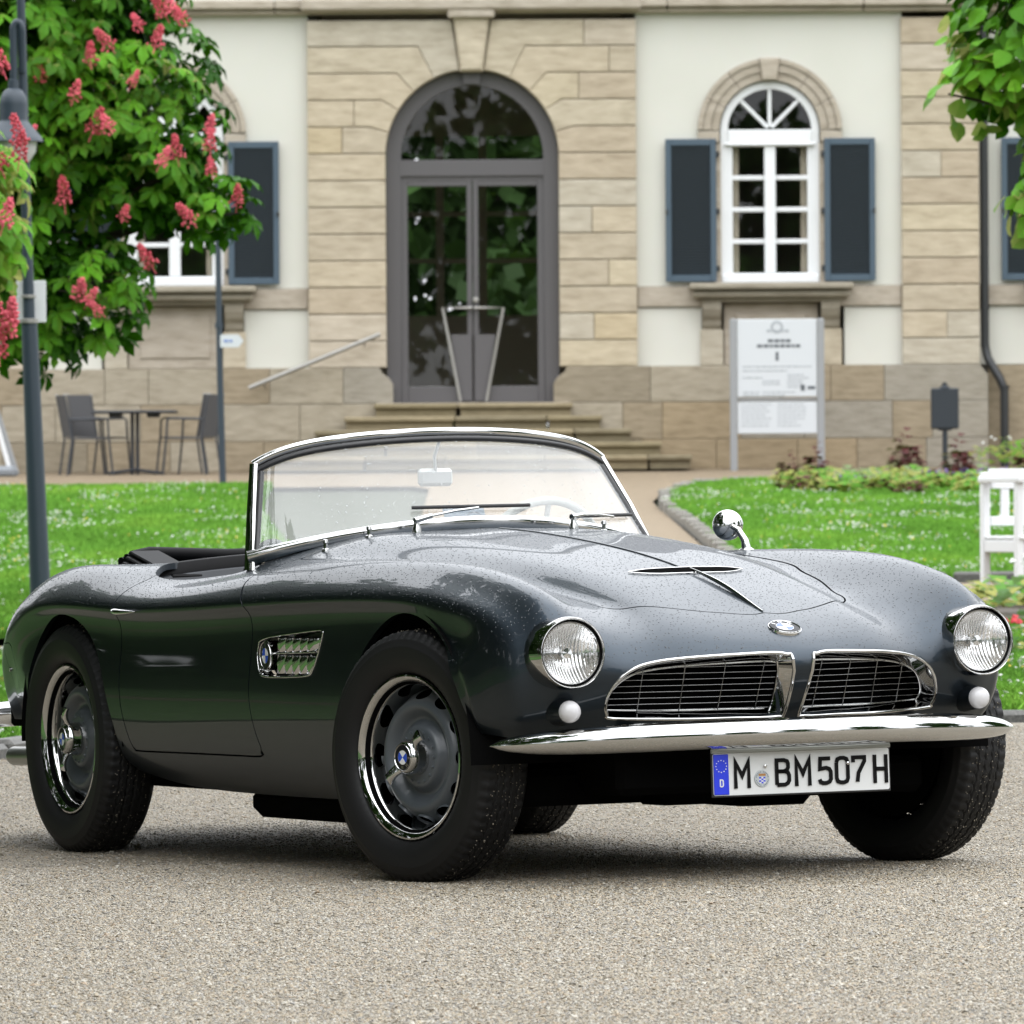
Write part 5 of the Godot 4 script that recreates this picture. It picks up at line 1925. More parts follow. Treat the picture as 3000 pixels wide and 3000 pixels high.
# turn the open edges of a sheet inwards by depth, so that it has thickness
func to_g(s: Dictionary, rim: float, mirror := false, both := false) -> G:
	var g := G.new()
	var V: PackedVector3Array = s.v
	var N: PackedVector3Array = s.n
	var T: PackedInt32Array = s.t
	for side in ([1.0, -1.0] if both else [-1.0 if mirror else 1.0]):
		var b := g.v.size()
		var fl := Vector3(1, 1, side)
		for i in V.size():
			g.put(V[i] * fl, N[i] * fl)
		for k in range(0, T.size(), 3):
			if side > 0.0:
				g.idx.append_array([b + T[k], b + T[k + 1], b + T[k + 2]])
			else:
				g.idx.append_array([b + T[k], b + T[k + 2], b + T[k + 1]])
		if rim > 0.0:
			var edges := {}
			for k in range(0, T.size(), 3):
				for m in 3:
					var a := T[k + m]
					var e := T[k + (m + 1) % 3]
					var key := mini(a, e) * 1000000 + maxi(a, e)
					if edges.has(key):
						edges.erase(key)
					else:
						edges[key] = [a, e]
			for e in edges.values():
				var p0 := V[e[0]]
				var p1 := V[e[1]]
				if p0.z < 0.001 and p1.z < 0.001:
					continue
				var q0 := p0 - N[e[0]] * rim
				var q1 := p1 - N[e[1]] * rim
				if side > 0.0:
					g.quad(p0 * fl, p1 * fl, q1 * fl, q0 * fl)
				else:
					g.quad(p1 * fl, p0 * fl, q0 * fl, q1 * fl)
	return g

func shield(t: float) -> Array:    # foot and head of the windscreen frame at t = -1 (left) .. 1 (right)
	var zb := 0.651 * t
	var zt := 0.555 * t
	return [Vector3(-1.184 - 0.477 * zb * zb, 0.946 - 0.088 * t * t, zb), Vector3(-1.433 - 0.41 * zt * zt, 1.215 - 0.045 * t * t - 0.04 * pow(absf(t), 7.0), zt)]

func car() -> void:
	var c := thing("roadster", "dark grey open two-seat roadster parked on the wet gravel drive, front wheels turned", "car", car_at)
	body_half()
	var s := half
	# openings
	var cockpit := smooth_loop([-1.225, -0.3, -1.21, 0.0, -1.225, 0.3, -1.30, 0.5, -1.37, 0.61, -1.45, 0.655, -1.6, 0.664, -1.85, 0.672, -2.03, 0.664, -2.13, 0.63, -2.24, 0.53, -2.31, 0.38, -2.34, 0.2, -2.35, 0.0, -2.34, -0.2])
	s = keep(s, func(p: Vector3): return -inside(cockpit, Vector2(p.x, p.z)) if p.y > 0.6 and p.x < -1.0 and p.x > -2.6 else 1.0)
	s = keep(s, func(p: Vector3): return Vector2(p.x, p.y).distance_to(AXLE_F) - 0.388 if p.z > 0.6 else 1.0)
	s = keep(s, func(p: Vector3): return Vector2(p.x, p.y).distance_to(AXLE_R) - 0.373 if p.z > 0.6 else 1.0)
	s = keep(s, func(p: Vector3): return Vector2(p.z, p.y).distance_to(Vector2(0.608, 0.617)) - 0.084 if p.x > 0.4 else 1.0)
	var kidney := smooth_loop([0.03, 0.585, 0.045, 0.599, 0.085, 0.604, 0.19, 0.601, 0.256, 0.598, 0.314, 0.594, 0.364, 0.588, 0.413, 0.576, 0.449, 0.556, 0.472, 0.531, 0.487, 0.50, 0.49, 0.475, 0.482, 0.452, 0.463, 0.440, 0.28, 0.434, 0.15, 0.434, 0.04, 0.434, 0.022, 0.449], 4)
	s = keep(s, func(p: Vector3): return -inside(kidney, Vector2(p.z, p.y)) - 0.002 if p.x > 0.5 and p.z < 0.56 else 1.0)
	var vent := smooth_loop([-1.01, 0.628, -1.0, 0.64, -0.93, 0.652, -0.75, 0.664, -0.60, 0.673, -0.575, 0.670, -0.572, 0.660, -0.595, 0.60, -0.615, 0.565, -0.64, 0.549, -0.75, 0.543, -0.93, 0.541, -0.985, 0.551, -1.012, 0.59], 4)
	s = keep(s, func(p: Vector3): return -inside(vent, Vector2(p.x, p.y)) if p.z > 0.7 and absf(p.x + 0.8) < 0.4 else 1.0)
	# shut lines
	var hood := smooth_loop([0.585, 0.0, 0.56, 0.12, 0.502, 0.22, 0.428, 0.30, 0.378, 0.345, 0.338, 0.370, 0.29, 0.383, 0.23, 0.392, 0.08, 0.43, -0.087, 0.46, -0.26, 0.50, -0.70, 0.548, -1.02, 0.575, -1.15, 0.58, -1.19, 0.565, -1.185, 0.50, -1.14, 0.35, -1.12, 0.18, -1.115, 0.0, -1.2, -0.2, 0.4, -0.2], 5)
	var door := smooth_loop([-1.25, 0.95, -1.2, 0.84, -1.17, 0.805, -1.10, 0.765, -1.06, 0.72, -1.06, 0.6, -1.063, 0.48, -1.05, 0.39, -1.03, 0.33, -1.045, 0.316, -1.2, 0.314, -1.6, 0.313, -1.97, 0.312, -2.0, 0.322, -2.02, 0.38, -2.03, 0.5, -2.03, 0.65, -2.04, 0.74, -2.06, 0.79, -2.075, 0.85, -2.08, 0.95], 5)
	var flap := smooth_loop([-3.02, 0.60, -3.03, 0.615, -3.12, 0.615, -3.135, 0.60, -3.10, 0.47, -3.08, 0.455, -3.0, 0.455, -2.99, 0.47], 4)
	var fb := func(p: Vector3): return inside(hood, Vector2(p.x, p.z)) if p.x < 0.7 and p.x > -1.3 and p.y > 0.62 and p.z < 0.62 else -1.0
	var fd := func(p: Vector3): return inside(door, Vector2(p.x, p.y)) if p.x < -0.9 and p.x > -2.2 and p.z > 0.5 else -1.0
	var bonnet := keep(s, func(p: Vector3): return fb.call(p) - 0.0026)
	s = keep(s, func(p: Vector3): return -fb.call(p) - 0.0026)
	var dr := keep(s, func(p: Vector3): return fd.call(p) - 0.0026)
	s = keep(s, func(p: Vector3): return -fd.call(p) - 0.0026)
	var fl := keep(s, func(p: Vector3): return inside(flap, Vector2(p.x, p.y)) - 0.0015 if p.x < -2.7 and p.z > 0.55 else -1.0)
	s = keep(s, func(p: Vector3): return -inside(flap, Vector2(p.x, p.y)) - 0.0015 if p.x < -2.7 and p.z > 0.55 else 1.0)
	var body := obj("body", to_g(s, 0.018, false, true), M.paint, c)
	var bo := obj("bonnet", to_g(bonnet, 0.014, false, true), M.paint, c)
	var d1 := obj("door", to_g(dr, 0.03), M.paint, c)
	obj("door", to_g(dr, 0.03, true), M.paint, c)
	obj("fuel_flap", to_g(fl, 0.008), M.paint, body)
	obj("fuel_flap", to_g(fl, 0.008, true), M.paint, body)
	car_front(c, body, bo, kidney)
	car_side(c, body, d1, vent)
	car_glass(c)
	car_inside(c)
	car_wheels(c)
	raindrops(c, s, bonnet, dr)

func facing(pos: Vector3, nn: Vector3, up := Vector3.UP) -> Transform3D:   # local z along nn
	var z := nn.normalized()
	var x := up.cross(z).normalized()
	return Transform3D(Basis(x, z.cross(x), z), pos)

func along(pos: Vector3, axis: Vector3) -> Transform3D:                      # local y along axis
	var y := axis.normalized()
	var x := (Vector3.UP if absf(y.y) < 0.9 else Vector3.RIGHT).cross(y).normalized()
	return Transform3D(Basis(x, y, x.cross(y)), pos)

func bmesh(s: String, h: float, depth := 0.0008) -> TextMesh:
	var f := SystemFont.new()
	f.font_names = PackedStringArray(["Droid Sans"])
	f.font_weight = 700
	var t := TextMesh.new()
	t.font = f
	t.text = s
	t.font_size = 32
	t.pixel_size = h / 24.0
	t.depth = depth
	t.curve_step = 2.0
	return t

# a round enamel badge of radius r in the local xy plane, turned by spin
func roundel(parent: Node, at: Transform3D, r: float, spin := 0.0) -> void:
	var t := at * Transform3D(Basis(Vector3.BACK, spin), Vector3.ZERO)
	var up := Transform3D(Basis(Vector3.RIGHT, PI / 2), Vector3.ZERO)
	var g := G.new()
	g.lathe([Vector2(r * 1.06, -0.003), Vector2(r * 1.06, 0.001), Vector2(r * 1.02, 0.0028), Vector2(r * 0.97, 0.001), Vector2(r * 0.97, -0.001)], up, 40, 60.0)
	g.lathe([Vector2(r * 0.60, 0.0), Vector2(r * 0.59, 0.0016), Vector2(r * 0.565, 0.0016), Vector2(r * 0.555, 0.0)], up, 40, 60.0)
	var rim := obj("badge_rim", g, M.chrome, parent, t)
	g = G.new()
	g.lathe([Vector2(r * 0.97, 0.0003), Vector2(r * 0.6, 0.0012)], up, 40)
	obj("badge_band", g, M.badge_black, parent, t)
	for k in 4:
		g = G.new()
		var pts := PackedVector2Array([Vector2.ZERO])
		for q in 9:
			pts.append(Vector2.from_angle(PI / 2 * (k + q / 8.0)) * r * 0.56)
		g.poly(pts, 0.0, Transform3D(Basis(), Vector3(0, 0, 0.0012)))
		obj("badge_quarter", g, M.badge_blue if k % 2 == 1 else M.badge_white, parent, t)
	var i := 0
	for ch in "BMW":
		var a := deg_to_rad([136.0, 90.0, 44.0][i])
		i += 1
		var m := bmesh(ch, r * 0.26, 0.0006)
		obj("badge_letter", m, M.chrome, parent, t * Transform3D(Basis(Vector3.BACK, a - PI / 2), Vector3(cos(a) * r * 0.78, sin(a) * r * 0.78, 0.0012)))

func car_front(c: Node3D, body: Node3D, bo: Node3D, kidney: PackedVector2Array) -> void:
	# grilles
	var m := kidney.size()
	var outer := []
	var mid := []
	var inner2 := PackedVector2Array()
	for i in m:
		var p := kidney[i]
		var d := (kidney[(i + 1) % m] - kidney[(i - 1 + m) % m]).normalized()
		var nn := Vector2(-d.y, d.x)
		if inside(kidney, p + nn * 0.004) < 0.0:
			nn = -nn
		var f := front_at(p.x, p.y)
		outer.append(f[0])
		inner2.append(p + nn * 0.0225)
		mid.append(Vector3(f[0].x - 0.05, p.y + nn.y * 0.0225, p.x + nn.x * 0.0225))
	var bars := []      # right-hand bars; the left ones mirror them
	for k in 8:
		var y := 0.459 + k * 0.0160
		for seg in Geometry2D.intersect_polyline_with_polygon(PackedVector2Array([Vector2(-0.1, y), Vector2(0.6, y)]), inner2):
			var path := []
			for q in 5:
				var s2: Vector2 = seg[0].lerp(seg[seg.size() - 1], q / 4.0)
				path.append(Vector3((front_at(s2.x, s2.y)[0] as Vector3).x - 0.054, s2.y, s2.x))
			bars.append([path, 0.0010])
	for z in [0.085, 0.185, 0.285, 0.385]:
		for seg in Geometry2D.intersect_polyline_with_polygon(PackedVector2Array([Vector2(z, 0.3), Vector2(z, 0.7)]), inner2):
			var e0: Vector2 = seg[0]
			var e1: Vector2 = seg[seg.size() - 1]
			var x0: float = front_at(e0.x, e0.y)[0].x - 0.049
			var x1: float = front_at(e1.x, e1.y)[0].x - 0.049
			bars.append([[Vector3(x0, e0.y, e0.x), Vector3(x1, e1.y, e1.x)], 0.0016])
	for side in [1, -1]:
		var fl := Vector3(1, 1, side)
		var ring := G.new()
		var o2 := []
		var m2 := []
		for i in m + 1:
			o2.append(outer[i % m] * fl)
			m2.append(mid[i % m] * fl)
		ring.tube(o2, 0.0050, 8, false)
		ring.tube(m2, 0.0028, 6, false)
		var rows := []
		for i in m + 1:
			rows.append([o2[i] - Vector3(0.002, 0, 0), m2[i]])
		ring.grid(rows, side < 0)
		var gr := obj("grille", ring, M.chrome, c)
		for q in bars:
			var path := []
			for v in q[0]:
				path.append(v * fl)
			var b := G.new()
			b.tube(path, q[1], 5)
			obj("grille_bar", b, M.chrome_dark, gr)
	var rad := G.new()
	rad.bx(Vector3(0.45, 0.50, 0), Vector3(0.02, 0.26, 1.06))
	rad.bx(Vector3(0.55, 0.405, 0), Vector3(0.16, 0.012, 0.9))
	obj("radiator", rad, M.dark, c)
	# headlights, side lights
	for side in [1, -1]:
		var t := along(Vector3(0.655, 0.617, 0.608 * side), Vector3(1, 0.03, 0.02 * side))
		var g := G.new()
		g.lathe([Vector2(0.0965, -0.075), Vector2(0.0965, -0.02), Vector2(0.0960, 0.0), Vector2(0.0945, 0.016), Vector2(0.0915, 0.023), Vector2(0.0885, 0.020), Vector2(0.0875, 0.006)], t, 56, 70.0)
		g.lathe([Vector2(0.0845, 0.0), Vector2(0.0835, 0.010), Vector2(0.0805, 0.0125), Vector2(0.0785, 0.008)], t, 48, 70.0)
		var hl := obj("headlight", g, M.chrome, c)
		g = G.new()
		g.lathe([Vector2(0.0875, 0.006), Vector2(0.0845, 0.0)], t, 48)
		obj("gasket", g, M.black, hl)
		g = G.new()
		var bowl := []
		for k in 25:
			var r := 0.080 * k / 24.0
			var row := []
			for q in 180:
				var a := TAU * q / 180
				var h := -0.055 + 0.057 * (r / 0.080) * (r / 0.080)
				h += 0.0013 * sin(cos(a) * r * 760.0) * smoothstep(0.015, 0.03, r)
				row.append(t * Vector3(cos(a) * r, h, sin(a) * r))
			bowl.append(row)
		g.grid(bowl, true, true)
		obj("reflector", g, M.reflector, hl)
		g = G.new()
		g.lathe([Vector2(0.0, -0.012), Vector2(0.014, -0.013), Vector2(0.016, -0.02), Vector2(0.012, -0.04), Vector2(0.008, -0.054)], t, 16)
		obj("bulb", g, M.chrome, hl)
		# fluted lens
		var rows := []
		for k in 29:
			var r := 0.0805 * k / 28.0
			var row := []
			for q in 216:
				var a := TAU * q / 216
				var h := 0.021 - 0.015 * (r / 0.0805) * (r / 0.0805)
				var zz := cos(a) * r
				h += 0.0011 * sin(zz * 900.0) * (1.0 if k > 5 and k < 28 else 0.0)
				row.append(t * Vector3(cos(a) * r, h, sin(a) * r))
			rows.append(row)
		g = G.new()
		g.grid(rows, true, true)
		obj("lens", g, M.lens, hl)
		var tp := along(Vector3(0.625, 0.463, 0.606 * side), Vector3(1, 0.0, 0.06 * side))
		g = G.new()
		g.lathe([Vector2(0.040, -0.05), Vector2(0.034, -0.01), Vector2(0.030, 0.018), Vector2(0.026, 0.022)], tp, 28)
		var tl := obj("side_light", g, M.paint, c)
		g = G.new()
		g.lathe([Vector2(0.0295, 0.016), Vector2(0.0295, 0.024), Vector2(0.027, 0.034), Vector2(0.018, 0.042), Vector2(0.008, 0.0455), Vector2(0.0, 0.046)], tp, 28, 50.0)
		obj("lens", g, M.opal, tl)
	# nose badge
	var f := top_at(0.703, 0.0)
	var bp := G.new()
	bp.lathe([Vector2(0.046, -0.004), Vector2(0.045, 0.0025), Vector2(0.041, 0.003)], along(f[0], f[1]), 36)
	var nb := obj("nose_badge", bp, M.chrome, c)
	roundel(nb, facing(f[0] + f[1] * 0.003, f[1], Vector3(-1, 0.3, 0)), 0.041)
	# spear and intake of the bonnet
	var path := []
	var rr := []
	for k in 13:
		var u := k / 12.0
		var x := lerpf(0.575, 0.13, u)
		var tpt := top_at(x, 0.0)
		path.append(tpt[0] + tpt[1] * (0.001 + 0.008 * smoothstep(0.0, 0.6, u)))
		rr.append(0.0022 + 0.0024 * sin(PI * clampf(u * 1.1, 0.0, 1.0)))
	var sp := G.new()
	sp.tube(path, rr, 8, true, 1.5, Vector3.UP)
	obj("spear", sp, M.chrome, bo)
	var lp := []
	var slot := PackedVector3Array()
	for k in 33:
		var a := TAU * k / 32
		var z := 0.172 * signf(cos(a)) * pow(absf(cos(a)), 0.35)
		var x := 0.155 - 1.4 * z * z + 0.017 * sin(a) * (1.0 - pow(absf(z) / 0.174, 6.0))
		var q := top_at(x, z)
		lp.append(q[0] + q[1] * (0.003 + (0.009 if sin(a) < 0.0 else 0.0) * (1.0 - pow(absf(z) / 0.174, 4.0))))
	var it := G.new()
	it.tube(lp, 0.0021, 6, false)
	var intake := obj("bonnet_intake", it, M.chrome, bo)
	var sl := G.new()
	for k in 16:
		sl.quad(lp[k] + Vector3(0, 0.0012, 0), lp[k + 1] + Vector3(0, 0.0012, 0), lp[31 - k] + Vector3(0, 0.0012, 0), lp[32 - k] + Vector3(0, 0.0012, 0))
	obj("intake_slot", sl, M.dark, intake)
	var cr := G.new()
	var cp := []
	for k in 15:
		cp.append((top_at(lerpf(0.12, -1.08, k / 14.0), 0.0)[0] as Vector3) + Vector3(0, -0.0005, 0))
	cr.tube(cp, 0.0045, 8)
	obj("bonnet_crease", cr, M.paint, bo)
	# bumper
	var rows := []
	for k in 81:
		var z := -0.783 + 1.566 * k / 80.0
		var e := pow(maxf(0.0, 1.0 - pow(absf(z) / 0.784, 7.0)), 0.55)
		var x := 0.862 - 0.555 * z * z
		var y := 0.397 - 0.034 * z * z
		var nx := Vector3(1, 0, 1.11 * z).normalized()
		var row := []
		for q in 17:
			var a := -PI / 2 + PI * q / 16.0
			row.append(Vector3(x, y, z) + nx * (0.042 * cos(a) * (0.3 + 0.7 * e) - 0.018) + Vector3.UP * (0.038 * sin(a) * e))
		for q in range(1, 6):
			row.append(row[16].lerp(row[0], q / 6.0) - nx * 0.006)
		rows.append(row)
	var bg := G.new()
	bg.grid(rows, false, true)
	obj("front_bumper", bg, M.chrome, c)
	plate(c)
	# wiper arms, washer jets and far wing mirror
	for w in [[-1.092, 0.253, 0.10, -0.095, 0.30], [-1.10, -0.253, 0.30, -0.36, 0.05]]:
		pass

const GLYPH := {
	"M": [[-.23,0, -.23,1, 0,.42, .23,1, .23,0]],
	"B": [[-.21,0, -.21,1, .05,1, .16,.95, .19,.86, .19,.70, .15,.60, .06,.545, -.21,.545], [-.21,.545, .08,.545, .18,.49, .22,.38, .22,.17, .17,.06, .07,0, -.21,0]],
	"5": [[.19,1, -.16,1, -.18,.58, .04,.62, .15,.57, .20,.46, .20,.16, .15,.05, .04,0, -.07,0, -.17,.05, -.20,.16]],
	"0": [[-.20,.82, -.16,.95, -.06,1, .06,1, .16,.95, .20,.82, .20,.18, .16,.05, .06,0, -.06,0, -.16,.05, -.20,.18, -.20,.82]],
	"7": [[-.20,.80, -.20,1, .20,1, .20,.84, -.02,.36, -.06,.0]],
	"H": [[-.20,0, -.20,1], [.20,0, .20,1], [-.20,.5, .20,.5]],
	"D": [[-.20,0, -.20,1, .04,1, .16,.92, .20,.80, .20,.20, .16,.08, .04,0, -.20,0]],
}

func glyph(g: G, ch: String, at: Vector2, h: float, w: float, lift: float) -> void:
	for s in GLYPH[ch]:
		var pts := []
		for i in range(0, s.size(), 2):
			pts.append(at + Vector2(s[i] * h * (1.12 if h > 0.05 else 1.0), s[i + 1] * (h - w) + w * 0.5))
		var e0: Vector2 = (pts[0] - pts[1]).normalized() * w * 0.5
		if ch in "MH":
			pts[0] += Vector2(0, e0.y)
			pts[pts.size() - 1] += Vector2(0, w * 0.5 * signf(pts[pts.size() - 1].y - pts[pts.size() - 2].y)) if ch == "M" or s[0] == s[2] else Vector2.ZERO
		g.stroke(pts, w, lift, Transform3D())

func plate(c: Node3D) -> void:
	var t := facing(Vector3(0.795, 0.289, 0.005), Vector3(1, 0.03, 0))
	var g := G.new()
	g.box(Transform3D(Basis(), Vector3(0, 0, -0.006)), Vector3(0.528, 0.120, 0.006), 0.002)
	g.box(Transform3D(Basis(), Vector3(0.0, -0.0, -0.012)), Vector3(0.50, 0.09, 0.012))
	var pl := obj("number_plate", g, M.black, c, t)
	g = G.new()
	var corner := PackedVector2Array()
	for k in 4:
		for q in 5:
			corner.append(Vector2([0.254, -0.254, -0.254, 0.254][k], [0.049, 0.049, -0.049, -0.049][k]) + Vector2.from_angle(PI / 2 * (k + q / 4.0)) * 0.006)
	g.poly(corner, 0.002, Transform3D(Basis(), Vector3(0, 0, -0.0015)))
	obj("plate_face", g, M.plate_white, pl)
	g = G.new()
	g.bx(Vector3(-0.237, 0, 0.0), Vector3(0.044, 0.106, 0.0022), 0.001)
	obj("plate_band", g, M.plate_blue, pl)
	g = G.new()
	var x := [-0.176, -0.0565, 0.003, 0.0685, 0.1193, 0.169, 0.233]
	var i := 0
	for ch in "MBM507H":
		glyph(g, ch, Vector2(x[i], -0.0375), 0.075, 0.0105, 0.0016)
		i += 1
	obj("plate_number", g, M.plate_black, pl)
	g = G.new()
	glyph(g, "D", Vector2(-0.237, -0.033), 0.021, 0.0034, 0.0022)
	for k in 12:
		var a := TAU * k / 12
		g.bx(Vector3(-0.237 + cos(a) * 0.0155, 0.022 + sin(a) * 0.0155, 0.0012), Vector3(0.0028, 0.0028, 0.0012))
	obj("band_marks", g, M.plate_white, pl)
	g = G.new()
	var up := Transform3D(Basis(Vector3.RIGHT, PI / 2), Vector3(-0.118, -0.014, 0.0004))
	g.lathe([Vector2(0.0225, -0.001), Vector2(0.0215, 0.001), Vector2(0.0, 0.0012)], up, 28)
	var seal := obj("plate_seal", g, M.seal, pl)
	g = G.new()
	for k in 24:
		var a := TAU * k / 24
		if k % 6 != 0:
			g.box(Transform3D(Basis(Vector3.BACK, a), Vector3(-0.118 + cos(a) * 0.0178, -0.014 + sin(a) * 0.0178, 0.0019)), Vector3(0.0028, 0.0022, 0.0006))
	obj("seal_print", g, M.seal_dark, seal)
	g = G.new()
	var g2 := G.new()
	for r in 4:
		for q in 3:
			(g if (r + q) % 2 == 0 else g2).bx(Vector3(-0.118 + (q - 1) * 0.006, -0.012 - r * 0.0042, 0.0018), Vector3(0.006, 0.0042, 0.0008))
	obj("seal_print", g, M.plate_blue, seal)
	obj("seal_print", g2, M.plate_white, seal)
	g = G.new()
	g.bx(Vector3(-0.118, -0.004, 0.0018), Vector3(0.02, 0.006, 0.0008))
	obj("seal_print", g, M.seal_gold, seal)
	g = G.new()
	g.bx(Vector3(0, 0.061, -0.002), Vector3(0.528, 0.011, 0.010), 0.002)
	obj("plate_strip", g, M.plate_strip, pl)
	g = G.new()
	for xx in [-0.108, 0.136]:
		g.lathe([Vector2(0.005, 0.0), Vector2(0.0045, 0.003), Vector2(0.0, 0.004)], Transform3D(Basis(Vector3.RIGHT, PI / 2), Vector3(xx, 0.018, 0.001)), 12)
	obj("screw", g, M.chrome, pl)

func car_side(c: Node3D, body: Node3D, d1: Node3D, vent: PackedVector2Array) -> void:
	var m := vent.size()
	for side in [1, -1]:
		var fl := Vector3(1, 1, side)
		var rim := []
		var deep := []
		for i in m + 1:
			var p := vent[i % m]
			var s := side_at(p.x, p.y)
			rim.append(s[0] * fl)
			var ctr := Vector2(-0.79, 0.603)
			var d := (ctr - p).normalized() * 0.012
			deep.append(Vector3(p.x + d.x, p.y + d.y, s[0].z - 0.032) * fl)
		var g := G.new()
		g.tube(rim, 0.0035, 6, false)
		var rows := []
		for i in m + 1:
			rows.append([rim[i], deep[i]])
		g.grid(rows, side < 0)
		var v := obj("side_vent", g, M.chrome, c)
		g = G.new()
		var pts := PackedVector2Array()
		for i in m:
			pts.append(Vector2(deep[i].x, deep[i].y))
		var zb: float = deep[0].z
		g.poly(pts, 0.0, Transform3D(Basis.from_scale(Vector3(1, 1, 1)), Vector3(0, 0, zb)))
		obj("vent_back", g, M.black, v)
		for row in 2:
			for k in 5:
				var x0 := -0.865 + k * 0.052 + (0.0 if row else -0.006)
				var y0 := 0.551 if row == 0 else 0.611
				var y1 := 0.604 if row == 0 else 0.652
				var b := G.new()
				var z1: float = (0.793 - 0.004) * side
				var z2: float = 0.762 * side
				var lr := []
				for q in 6:
					var u := q / 5.0
					var zz: float = lerpf(z1, z2, u) + 0.009 * side * sin(PI * u)
					lr.append([Vector3(x0 + 0.050 * u, y0, zz - 0.004 * side), Vector3(x0 + 0.050 * u + 0.003, lerpf(y0, y1, 0.5), zz + 0.002 * side), Vector3(x0 + 0.050 * u + 0.006, y1 - 0.002, zz - 0.002 * side)])
				b.grid(lr, side < 0)
				b.quad(Vector3(x0, y0, z2), Vector3(x0, y0, z1), Vector3(x0 + 0.006, y1, z1), Vector3(x0 + 0.006, y1, z2))
				obj("vent_louvre", b, M.chrome, v)
		g = G.new()
		g.tube([Vector3(-0.95, 0.605, 0.781 * side), Vector3(-0.60, 0.613, 0.788 * side)], 0.003, 6)
		obj("vent_bar", g, M.chrome, v)
		g = G.new()
		var at := along(Vector3(-0.948, 0.600, 0.780 * side), Vector3(0, 0, side))
		g.lathe([Vector2(0.042, -0.02), Vector2(0.042, 0.008), Vector2(0.036, 0.011)], at, 32)
		var bd := obj("vent_badge", g, M.chrome, v)
		roundel(v, facing(Vector3(-0.948, 0.600, 0.791 * side), Vector3(0, 0, side)), 0.0385)
	# door handle: a slim pointed blade
	for side in [1, -1]:
		var path := []
		var rr := []
		for k in 9:
			var u := k / 8.0
			var s := side_at(-2.0 + 0.165 * u, 0.722)
			path.append((s[0] + s[1] * (0.012 + 0.01 * sin(PI * u))) * Vector3(1, 1, side))
			rr.append([0.011, 0.0125, 0.012, 0.0115, 0.0105, 0.009, 0.007, 0.0045, 0.001][k])
		var g := G.new()
		g.tube(path, rr, 10, true, 0.85)
		obj("door_handle", g, M.chrome, d1 if side == 1 else c.get_node("door_001"))
	# flap lock, exhaust, rear bumper, undertray
	var s := side_at(-3.105, 0.535)
	var g := G.new()
	g.lathe([Vector2(0.007, -0.002), Vector2(0.007, 0.004), Vector2(0.0, 0.006)], along(s[0], s[1]), 12)
	obj("flap_lock", g, M.chrome, body)
	for z in [0.50, -0.50]:
		g = G.new()
		var q := along(Vector3(-3.66, 0.252, z), Vector3(1, 0.015, 0))
		g.lathe([Vector2(0.024, 0.10), Vector2(0.026, 0.004), Vector2(0.0285, 0.0), Vector2(0.0295, 0.006), Vector2(0.029, 0.30), Vector2(0.024, 0.32), Vector2(0.022, 0.8)], q, 24)
		obj("exhaust_pipe", g, M.steel, c)
	var rows := []
	for k in 61:
		var u := -1.0 + k / 30.0
		var z := 0.80 * sin(u * PI * 0.5) if absf(u) < 2.0 else 0.0
		var x := -3.66 + 0.42 * pow(absf(z) / 0.80, 3.2)
		var e := pow(maxf(0.0, 1.0 - pow(absf(u), 6.0)), 0.6)
		var nx := Vector3(-1, 0, 1.5 * z * absf(z)).normalized()
		var row := []
		for r in 16:
			var a := TAU * r / 16.0
			row.append(Vector3(x, 0.388, z) + nx * (0.03 * cos(a) * (0.3 + 0.7 * e)) + Vector3.UP * (0.04 * sin(a) * e))
		rows.append(row)
	g = G.new()
	g.grid(rows, true, true)
	obj("rear_bumper", g, M.chrome, c)
	g = G.new()
	for z in [0.62, -0.62]:
		g.box(Transform3D(Basis(Vector3.UP, 0.25 * signf(z)), Vector3(-3.16, 0.40, z)), Vector3(0.24, 0.085, 0.03), 0.01)
	obj("bumper_bracket", g, M.dark, c)

